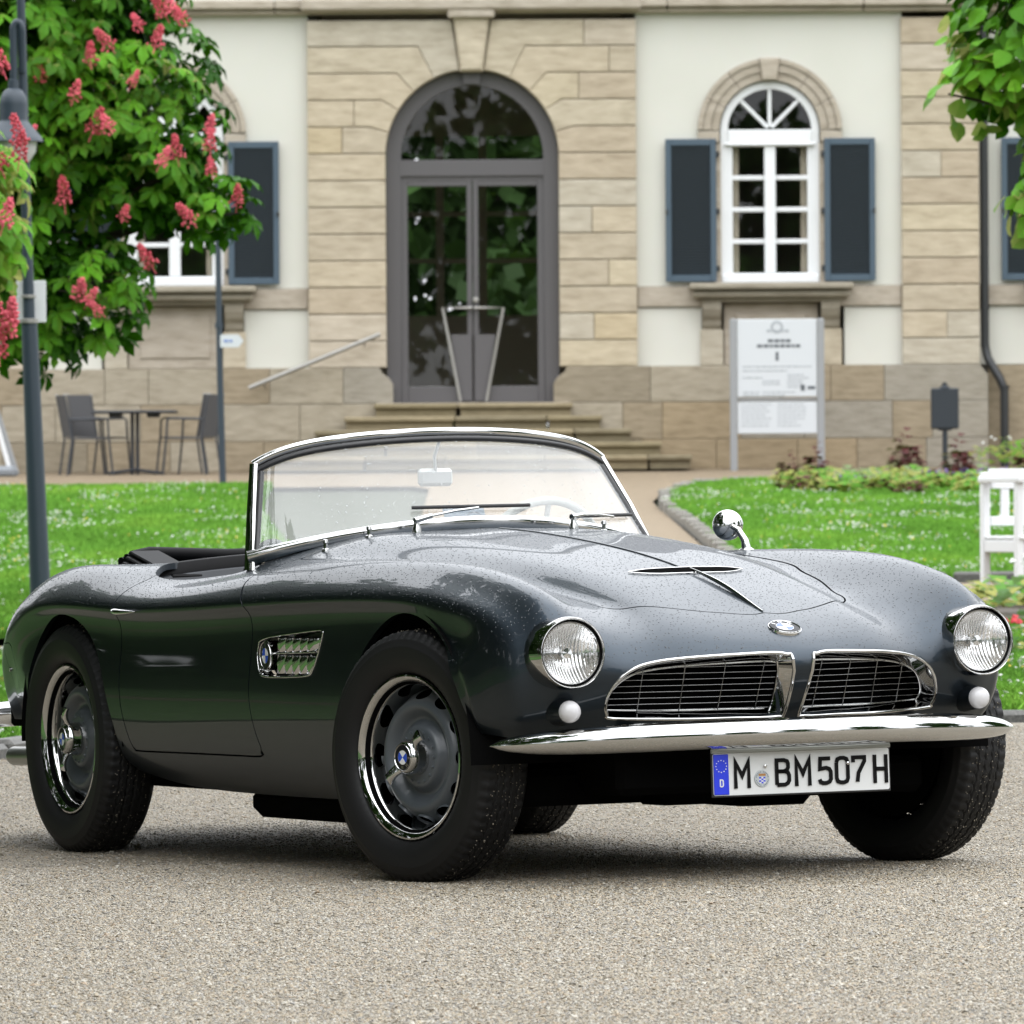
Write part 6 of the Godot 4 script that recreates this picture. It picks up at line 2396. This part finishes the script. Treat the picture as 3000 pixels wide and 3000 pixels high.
func car_glass(c: Node3D) -> void:
	var gl := G.new()
	for sh in [0.0, 0.005]:
		var rows := []
		for k in 61:
			var e := shield(-0.985 + 1.97 * k / 60.0)
			var r := []
			for q in 9:
				var p: Vector3 = e[0].lerp(e[1], q / 8.0)
				r.append(p + Vector3(-sh, -sh * 0.5, 0))
			rows.append(r)
		gl.grid(rows, sh > 0.0)
	var ws := obj("windscreen", gl, M.screen, c)
	var bar := []
	var foot := []
	var seal_t := []
	var seal_b := []
	for k in 61:
		var e := shield(-1.0 + k / 30.0)
		var up: Vector3 = (e[1] - e[0]).normalized()
		bar.append(e[1] + up * 0.004)
		foot.append(e[0] + up * 0.012)
		seal_t.append(e[1] - up * 0.019 + Vector3(0.002, 0, 0))
		seal_b.append(e[0] + up * 0.030)
	var fr := G.new()
	fr.tube(bar, 0.0105, 10, true, 1.6, Vector3(0.35, 1, 0).normalized())
	fr.tube(foot, 0.0135, 10, true, 1.75, Vector3(0.35, 1, 0).normalized())
	for sg in [0, 60]:
		var sd := 1.0 if sg == 60 else -1.0
		var rows := []
		for q in 3:
			var ce: Vector3 = [foot[sg] + Vector3(0.004, -0.032, 0), (foot[sg] as Vector3).lerp(bar[sg], 0.5), bar[sg] + Vector3(0, 0.008, 0)][q]
			var wx: float = [0.024, 0.018, 0.014][q]
			var row := []
			for w in [[-1.0, -0.7], [-0.8, -1.0], [0.8, -1.0], [1.0, -0.5], [1.0, 0.3], [0.75, 1.0], [-0.8, 1.0], [-1.0, 0.7]]:
				row.append(ce + Vector3(w[0] * wx, 0, w[1] * 0.008 * sd) + Vector3(-0.2, 0, 0) * (w[1] * 0.008))
			rows.append(row)
		fr.grid(rows, sd > 0, true)
	obj("windscreen_frame", fr, M.chrome, ws)
	var sl := G.new()
	sl.tube(seal_t, 0.0085, 8)
	sl.tube(seal_b, 0.004, 6)
	for sg in [0, 60]:
		var inn := Vector3(0.012, 0, -0.018 if sg == 60 else 0.018)
		sl.tube([seal_b[sg] + inn, seal_t[sg] + inn], 0.009, 8)
	obj("windscreen_seal", sl, M.black, ws)
	# rear-view mirror on its stem
	var e := shield(0.02)
	var g := G.new()
	var top: Vector3 = e[1] + Vector3(-0.03, -0.02, 0)
	g.tube([top, top + Vector3(-0.025, -0.045, 0.005), top + Vector3(-0.03, -0.09, 0.0)], 0.005, 8)
	var mt := Transform3D(Basis(Vector3.UP, 0.2), top + Vector3(-0.035, -0.105, 0.0))
	g.box(mt, Vector3(0.022, 0.052, 0.122), 0.010)
	obj("rear_view_mirror", g, M.mirror_back, c)
	# paper leaning behind the glass
	g = G.new()
	g.box(Transform3D(Basis(Vector3.BACK, 0.5), Vector3(-1.325, 0.965, -0.005)), Vector3(0.002, 0.075, 0.13))
	var card := obj("paper_card", g, M.card, c)
	g = G.new()
	var ring := []
	for k in 25:
		var a := TAU * k / 24
		ring.append(Transform3D(Basis(Vector3.BACK, 0.5), Vector3(-1.322, 0.968, -0.034)) * Vector3(0.0, cos(a) * 0.022, sin(a) * 0.026))
	g.tube(ring, 0.001, 5, false)
	obj("card_ring", g, M.black, card)
	# wipers
	for w in [[-1.095, 0.253, Vector3(-1.172, 1.0, 0.03), 0.20, -0.17], [-1.095, -0.24, Vector3(-1.24, 0.965, -0.43), -0.33, -0.585]]:
		g = G.new()
		var pv: Vector3 = top_at(w[0], w[1])[0]
		g.lathe([Vector2(0.014, -0.01), Vector2(0.013, 0.012), Vector2(0.009, 0.02), Vector2(0.009, 0.036), Vector2(0.0, 0.04)], Transform3D(Basis(), pv), 14)
		var hd: Vector3 = pv + Vector3(0, 0.034, 0)
		var tip: Vector3 = w[2]
		g.tube([hd + Vector3(0.004, 0, 0.008), hd.lerp(tip, 0.22) + Vector3(0.012, 0.006, 0)], [0.009, 0.007], 8)
		g.tube([hd.lerp(tip, 0.2) + Vector3(0.012, 0.006, 0), hd.lerp(tip, 0.6) + Vector3(0.015, 0.006, 0), tip + Vector3(0.012, 0, 0)], 0.004, 6)
		var wp := obj("wiper", g, M.chrome, c)
		g = G.new()
		var bl := []
		for k in 9:
			var z := lerpf(w[3], w[4], k / 8.0)
			var ee := shield(z / 0.63)
			var h := clampf((tip.y - ee[0].y) / (ee[1].y - ee[0].y), 0.02, 0.9)
			bl.append(ee[0].lerp(ee[1], h) + Vector3(0.012, 0.004, 0))
		g.tube(bl, 0.0038, 6, true, 1.6, Vector3.UP)
		obj("wiper_blade", g, M.black, wp)
	# washer jets
	for z in [0.37, -0.37, 0.5]:
		g = G.new()
		var q: Vector3 = top_at(-1.13 - 0.10 * absf(z), z)[0]
		g.lathe([Vector2(0.012, -0.004), Vector2(0.011, 0.004), Vector2(0.006, 0.007), Vector2(0.006, 0.02), Vector2(0.009, 0.022), Vector2(0.008, 0.03), Vector2(0.0, 0.033)], Transform3D(Basis(), q), 12)
		obj("washer_jet", g, M.chrome, c)
	# far wing mirror
	var q: Vector3 = top_at(-0.80, -0.645)[0]
	var hd := q + Vector3(-0.045, 0.075, 0.035)
	g = G.new()
	g.lathe([Vector2(0.026, -0.004), Vector2(0.022, 0.004), Vector2(0.012, 0.010)], Transform3D(Basis(), q), 16)
	g.tube([q, q + Vector3(0.0, 0.03, 0.006), q + Vector3(-0.015, 0.06, 0.018), hd + Vector3(0.008, 0, 0)], [0.015, 0.011, 0.009, 0.007], 10)
	g.lathe([Vector2(0.043, -0.022), Vector2(0.0445, -0.016), Vector2(0.042, -0.006), Vector2(0.033, 0.003), Vector2(0.018, 0.009), Vector2(0.010, 0.011), Vector2(0.010, 0.022), Vector2(0.0, 0.024)], along(hd, Vector3(0.93, 0.05, 0.38)), 32)
	obj("wing_mirror", g, M.chrome, c)
	# the near one lies inside the screen's corner
	g = G.new()
	g.lathe([Vector2(0.0, -0.02), Vector2(0.045, -0.018), Vector2(0.052, 0.0), Vector2(0.04, 0.016), Vector2(0.0, 0.024)], along(Vector3(-1.46, 0.872, 0.545), Vector3(0.9, 0.05, 0.3)), 28)
	obj("side_mirror", g, M.green_black, c)

func car_inside(c: Node3D) -> void:
	var g := G.new()
	g.bx(Vector3(-1.2, 0.25, 0), Vector3(2.9, 0.1, 1.3), 0.02)
	g.bx(Vector3(0.15, 0.40, 0), Vector3(0.7, 0.34, 0.8), 0.02)
	g.bx(Vector3(-0.95, 0.175, 0.55), Vector3(0.95, 0.09, 0.2), 0.03)
	g.bx(Vector3(-1.0, 0.19, -0.5), Vector3(1.3, 0.08, 0.25), 0.03)
	g.bx(Vector3(0.30, 0.235, 0.1), Vector3(0.16, 0.08, 0.22), 0.01)
	g.bx(Vector3(0.05, 0.25, 0.42), Vector3(0.14, 0.09, 0.4), 0.01)
	g.bx(Vector3(0.05, 0.25, -0.42), Vector3(0.14, 0.09, 0.4), 0.01)
	g.bx(Vector3(-2.6, 0.38, 0), Vector3(1.6, 0.16, 1.1), 0.02)
	g.bx(Vector3(-2.48, 0.33, 0), Vector3(0.14, 0.12, 1.3), 0.03)
	g.bx(Vector3(-1.3, 0.56, 0.0), Vector3(0.04, 0.56, 1.2))
	obj("floor_pan", g, M.dark, c)
	# arch liners
	for ax in [AXLE_F, AXLE_R]:
		for side in [1, -1]:
			var l := G.new()
			var rows := []
			for k in 25:
				var a := PI * (-0.01 + 1.02 * k / 24.0)
				var d := Vector3(cos(a), sin(a), 0) * 0.405 + Vector3(ax.x, ax.y, 0)
				rows.append([d + Vector3(0, 0, 0.775 * side), d + Vector3(0, 0, 0.46 * side), Vector3(ax.x, ax.y, 0.46 * side)])
			l.grid(rows, side > 0)
			obj("arch_liner", l, M.dark, c)
	# seats, door trims, dashboard
	for z in [0.34, -0.34]:
		var s := G.new()
		s.box(Transform3D(Basis(Vector3.BACK, 0.22), Vector3(-1.96, 0.545, z)), Vector3(0.14, 0.44, 0.5), 0.06)
		s.box(Transform3D(Basis(), Vector3(-1.72, 0.42, z)), Vector3(0.5, 0.14, 0.5), 0.05)
		obj("seat", s, M.leather, c)
	for side in [1, -1]:
		var d := G.new()
		d.bx(Vector3(-1.74, 0.64, 0.64 * side), Vector3(0.72, 0.29, 0.012), 0.004)
		d.tube([Vector3(-1.42, 0.805, 0.652 * side), Vector3(-1.6, 0.797, 0.655 * side), Vector3(-1.85, 0.787, 0.658 * side), Vector3(-2.06, 0.787, 0.655 * side)], 0.012, 8)
		obj("door_trim", d, M.trim, c)
	g = G.new()
	var rows := []
	for k in 21:
		var t := -0.93 + 1.86 * k / 20.0
		var e := shield(t)
		rows.append([e[0] + Vector3(0.03, -0.02, 0), e[0] + Vector3(-0.05, -0.018, 0), e[0] + Vector3(-0.17, -0.03, 0), e[0] + Vector3(-0.20, -0.06, 0), e[0] + Vector3(-0.20, -0.22, 0)])
	g.grid(rows, true)
	obj("dashboard", g, M.dash, c)
	# steering wheel
	g = G.new()
	var wt := along(Vector3(-1.60, 0.835, -0.36), Vector3(-1, 0.42, 0))
	var ring := []
	for k in 41:
		var a := TAU * k / 40
		ring.append(wt * Vector3(cos(a) * 0.195, 0, sin(a) * 0.195))
	g.tube(ring, 0.0125, 10, false)
	for k in 3:
		var a := TAU * k / 3 + 0.5
		g.tube([wt * Vector3(0, -0.02, 0), wt * Vector3(cos(a) * 0.19, 0, sin(a) * 0.19)], 0.009, 8)
	g.tube([wt.origin, wt * Vector3(0, -0.4, 0)], 0.03, 10)
	obj("steering_wheel", g, M.ivory, c)
	# folded hood: header rails at the near end, rolled cloth behind, bulkhead across the car
	g = G.new()
	var ha := Vector3(-2.574, 0.890, 0.49)
	var hb := Vector3(-2.232, 0.818, 0.49)
	var hd := (hb - ha).normalized()
	for k in 3:
		g.box(Transform3D(Basis(Vector3.BACK, atan2(hd.y, hd.x)), (ha + hb) * 0.5 + Vector3(0.0, -0.004 - 0.014 * k, 0.006 * k)), Vector3(0.35 - 0.02 * k, 0.0115, 0.10 + 0.02 * k), 0.004)
	for k in 3:
		var o := Vector3(-2.70 + 0.045 * k, 0.866 + 0.010 * k, 0.0)
		g.tube([o + Vector3(0.02, -0.01, 0.52), o + Vector3(0, 0.0, 0.46), o + Vector3(-0.02, -0.012, 0.2), o + Vector3(-0.02, -0.012, -0.5)], 0.017, 9)
	g.tube([Vector3(-2.66, 0.845, 0.50), Vector3(-2.50, 0.832, 0.51), Vector3(-2.36, 0.81, 0.52), Vector3(-2.22, 0.785, 0.52)], [0.02, 0.024, 0.022, 0.012], 8)
	obj("folded_hood", g, M.vinyl, c)
	g = G.new()
	var gb := G.new()
	rows = []
	var rows2 := []
	for k in 21:
		var z := 0.58 - 1.16 * k / 20.0
		var top := 0.884 - 0.10 * z * z
		rows.append([Vector3(-2.30, top - 0.01, z), Vector3(-2.27, top, z), Vector3(-2.25, top - 0.004, z), Vector3(-2.245, top - 0.036, z)])
		rows2.append([Vector3(-2.245, top - 0.036, z), Vector3(-2.235, top - 0.04, z), Vector3(-2.20, 0.70, z)])
	g.grid(rows, true)
	gb.grid(rows2, true)
	var bh := obj("bulkhead", g, M.vinyl, c)
	obj("bulkhead_panel", gb, M.trim, bh)
	g = G.new()
	g.box(Transform3D(Basis(Vector3.BACK, -0.2), Vector3(-2.42, 0.828, 0.46)), Vector3(0.2, 0.02, 0.10), 0.009)
	g.box(Transform3D(Basis(Vector3.BACK, -0.16), Vector3(-2.12, 0.772, 0.42)), Vector3(0.20, 0.03, 0.24), 0.012)
	obj("hood_lining", g, M.leather, c)

func car_wheels(c: Node3D) -> void:
	# tyre with grooved tread
	var rows := []
	var prof := [Vector2(0.222, 0.058), Vector2(0.228, 0.070), Vector2(0.240, 0.0805), Vector2(0.255, 0.087), Vector2(0.272, 0.0905), Vector2(0.290, 0.0905), Vector2(0.296, 0.0915), Vector2(0.299, 0.0900), Vector2(0.312, 0.0845), Vector2(0.316, 0.0845), Vector2(0.319, 0.0815), Vector2(0.328, 0.0740), Vector2(0.334, 0.0690), Vector2(0.3375, 0.0640)]
	var all := prof.duplicate()
	for k in range(1, 46):
		var h := 0.064 - 0.128 * k / 46.0
		all.append(Vector2(0.3375 + 0.0045 * (1.0 - pow(h / 0.064, 2.0)), h))
	for k in prof.size():
		all.append(Vector2(prof[prof.size() - 1 - k].x, -prof[prof.size() - 1 - k].y))
	var segs := 288
	for i in all.size():
		var row := []
		for k in segs:
			var a := TAU * k / segs
			var p: Vector2 = all[i]
			var r := p.x
			if absf(p.y) <= 0.066:
				var zig := 0.0022 * asin(sin(a * 72.0)) / (PI / 2)
				for gz in [-0.036, -0.012, 0.012, 0.036]:
					if absf(p.y - gz - zig) < 0.0022:
						r -= 0.006
				if absf(p.y) > 0.042 and k % 4 == 0:
					r -= 0.005
				elif k % 4 == 2 and absf(p.y) < 0.042 and absf(fposmod(p.y, 0.024) - 0.012) > 0.006:
					r -= 0.002
			elif absf(p.y) < 0.078 and p.x > 0.326 and k % 4 == 0:
				r -= 0.005
			row.append(Vector3(cos(a) * r, p.y, sin(a) * r))
		rows.append(row)
	var tg := G.new()
	tg.grid(rows, true, true)
	var tyre := tg.mesh()
	# chromed rim
	var rg := G.new()
	rg.lathe([Vector2(0.219, 0.062), Vector2(0.2225, 0.068), Vector2(0.2215, 0.0715), Vector2(0.217, 0.0725), Vector2(0.2105, 0.069), Vector2(0.205, 0.064), Vector2(0.203, 0.060)], Transform3D(), 72, 28.0)
	rg.lathe([Vector2(0.1985, 0.044), Vector2(0.1965, 0.046), Vector2(0.192, 0.040), Vector2(0.188, 0.02), Vector2(0.184, -0.01), Vector2(0.183, -0.05)], Transform3D(), 72, 28.0)
	var rim := rg.mesh()
	var rb := G.new()
	rb.lathe([Vector2(0.203, 0.060), Vector2(0.199, 0.052), Vector2(0.1985, 0.044)], Transform3D(), 72, 28.0)
	var band := rb.mesh()
	# painted disc with twelve oval holes
	var dp := [Vector2(0.1835, -0.022), Vector2(0.180, -0.012), Vector2(0.174, 0.003), Vector2(0.166, 0.016), Vector2(0.156, 0.030), Vector2(0.147, 0.038), Vector2(0.137, 0.0405), Vector2(0.127, 0.036), Vector2(0.117, 0.0255), Vector2(0.109, 0.016), Vector2(0.102, 0.0125), Vector2(0.096, 0.0155), Vector2(0.090, 0.024), Vector2(0.084, 0.033), Vector2(0.078, 0.0375), Vector2(0.068, 0.039), Vector2(0.055, 0.039), Vector2(0.030, 0.039), Vector2(0.006, 0.039)]
	var fine := []
	for i in dp.size() - 1:
		for k in 3:
			fine.append(dp[i].cubic_interpolate(dp[i + 1], dp[maxi(i - 1, 0)], dp[mini(i + 2, dp.size() - 1)], k / 3.0))
	fine.append(dp[dp.size() - 1])
	rows = []
	for p in fine:
		var row := []
		for k in 180:
			row.append(Vector3(cos(TAU * k / 180) * p.x, p.y, sin(TAU * k / 180) * p.x))
		rows.append(row)
	var dg := G.new()
	dg.grid(rows, true, true)
	var ds := keep({"v": dg.v, "n": dg.n, "t": dg.idx}, func(p: Vector3):
		var r := Vector2(p.x, p.z).length()
		if r < 0.14:
			return 1.0
		var a := atan2(p.z, p.x)
		var q := fposmod(a + PI / 12, PI / 6) - PI / 12
		return sqrt(pow(q * 0.166 / 0.0255, 2.0) + pow((r - 0.1665) / 0.0125, 2.0)) - 1.0)
	var disc := to_g(ds, 0.008).mesh()
	var rv := G.new()
	for k in 16:
		var a := TAU * k / 16
		rv.lathe([Vector2(0.0046, 0.0), Vector2(0.004, 0.003), Vector2(0.0, 0.0045)], Transform3D(Basis(), Vector3(cos(a) * 0.069, 0.0385, sin(a) * 0.069)), 8)
	var rivets := rv.mesh()
	var dr := G.new()
	dr.lathe([Vector2(0.0, -0.03), Vector2(0.15, -0.03), Vector2(0.182, -0.048), Vector2(0.215, -0.06)], Transform3D(), 32)
	dr.lathe([Vector2(0.0, -0.075), Vector2(0.19, -0.075), Vector2(0.215, -0.065)], Transform3D(), 32)
	var drum := dr.mesh()
	# two-eared knock-off nut
	var sp := G.new()
	sp.lathe([Vector2(0.050, 0.030), Vector2(0.050, 0.042), Vector2(0.047, 0.048), Vector2(0.0475, 0.062), Vector2(0.0445, 0.074), Vector2(0.039, 0.081), Vector2(0.035, 0.083)], Transform3D(), 40)
	for sg in [1, -1]:
		var ear := []
		for k in 6:
			var u := k / 5.0
			ear.append([0.036 + 0.058 * u, 0.062 + 0.016 * sin(u * 2.2), 0.0165 - 0.004 * sin(u * 3.1), 0.0055])
		var P := []
		for e in ear:
			var o := Vector3(e[0] * sg, e[1], 0)
			P.append([o + Vector3(0, e[3], -e[2]), o + Vector3(0, e[3] + 0.001, 0), o + Vector3(0, e[3], e[2]), o + Vector3(0, -e[3], e[2]), o + Vector3(0, -e[3], -e[2])])
		sp.grid(P, sg > 0, true)
		var L: Array = P[5]
		if sg > 0:
			sp.quad(L[0], L[2], L[3], L[4])
		else:
			sp.quad(L[4], L[3], L[2], L[0])
	var spin := sp.mesh()
	var grit := []
	var tints := []
	var gr := RandomNumberGenerator.new()
	gr.seed = 9
	for k in 700:
		var a := gr.randf() * TAU
		var h := gr.randf_range(-0.062, 0.062)
		var rad := 0.3385 + 0.0045 * (1.0 - pow(h / 0.064, 2.0))
		grit.append(Transform3D(Basis.from_euler(Vector3(gr.randf() * 6.0, gr.randf() * 6.0, 0)).scaled(Vector3.ONE * gr.randf_range(0.0012, 0.0034)), Vector3(cos(a) * rad, h, sin(a) * rad)))
		var tone := gr.randf_range(0.12, 0.42)
		tints.append(Color(tone, tone * 0.88, tone * 0.68))
	var grain := pebble(1.6)
	for w in [[0.0, 0.7225, 0.25, 1, 0.72], [0.0, -0.7225, 0.25, -1, 0.4], [-2.48, 0.7125, 0.0, 1, 1.42], [-2.48, -0.7125, 0.0, -1, 0.3]]:
		var b := Basis(Vector3.UP, w[2]) * Basis(Vector3.RIGHT, PI / 2 * w[3])
		var wh := obj("wheel", disc, M.disc, c, Transform3D(b, Vector3(w[0], 0.337, w[1])))
		obj("tyre", tyre, M.rubber, wh)
		scatter("grit", grain, M.pebble, grit, tints, wh)
		obj("rim", rim, M.chrome, wh)
		obj("rim_band", band, M.dark, wh)
		var rv2 := obj("rivets", rivets, M.disc, wh)
		rv2.set_meta("kind", "stuff")
		obj("brake_drum", drum, M.dark, wh)
		obj("knock_off_nut", spin, M.chrome, wh, Transform3D(Basis(Vector3.UP, w[4]), Vector3(0, 0.008, 0)))
		if w[3] > 0:
			roundel(wh, Transform3D(Basis(Vector3.RIGHT, -PI / 2), Vector3(0, 0.090, 0)), 0.034, PI + w[4])

# beads of rain on the upward panels and the screen
func raindrops(c: Node3D, s: Dictionary, bonnet: Dictionary, dr: Dictionary) -> void:
	var r := RandomNumberGenerator.new()
	r.seed = 3
	var g := G.new()
	g.lathe([Vector2(0.0, 0.42), Vector2(0.45, 0.34), Vector2(0.8, 0.16), Vector2(1.0, -0.05)], Transform3D(), 8, 60.0)
	var xf := []
	for part in [s, bonnet, dr]:
		var V: PackedVector3Array = part.v
		var N: PackedVector3Array = part.n
		var T: PackedInt32Array = part.t
		for k in range(0, T.size(), 3):
			var nn := N[T[k]]
			if nn.y < 0.2:
				continue
			var a := (V[T[k + 1]] - V[T[k]]).cross(V[T[k + 2]] - V[T[k]]).length() * 0.5
			for side: float in [1.0, -1.0]:
				var want := a * 5200.0 * smoothstep(0.2, 0.6, nn.y)
				while r.randf() < want:
					want -= 1.0
					var u := r.randf()
					var w := r.randf()
					if u + w > 1.0:
						u = 1.0 - u
						w = 1.0 - w
					var p := V[T[k]] + (V[T[k + 1]] - V[T[k]]) * u + (V[T[k + 2]] - V[T[k]]) * w
					var at := along(p * Vector3(1, 1, side), nn * Vector3(1, 1, side))
					at.basis = at.basis.scaled_local(Vector3.ONE * r.randf_range(0.0009, 0.0026))
					xf.append(at)
	scatter("raindrops", g.mesh(), M.drop, xf, [], c)
	xf = []
	for i in 1500:
		var e := shield(r.randf_range(-0.96, 0.96))
		var p: Vector3 = e[0].lerp(e[1], r.randf_range(0.12, 0.93))
		var at := along(p + Vector3(0.001, 0, 0), Vector3(0.75, 0.66, 0))
		at.basis = at.basis.scaled_local(Vector3.ONE * (r.randf_range(0.0006, 0.0013) if r.randf() < 0.85 else r.randf_range(0.0015, 0.0028)))
		xf.append(at)
	scatter("raindrops", g.mesh(), M.drop_white, xf, [], c)

func _ready() -> void:
	setup()
	materials()
	terrain()
	building()
	garden()
	trees()
	car()
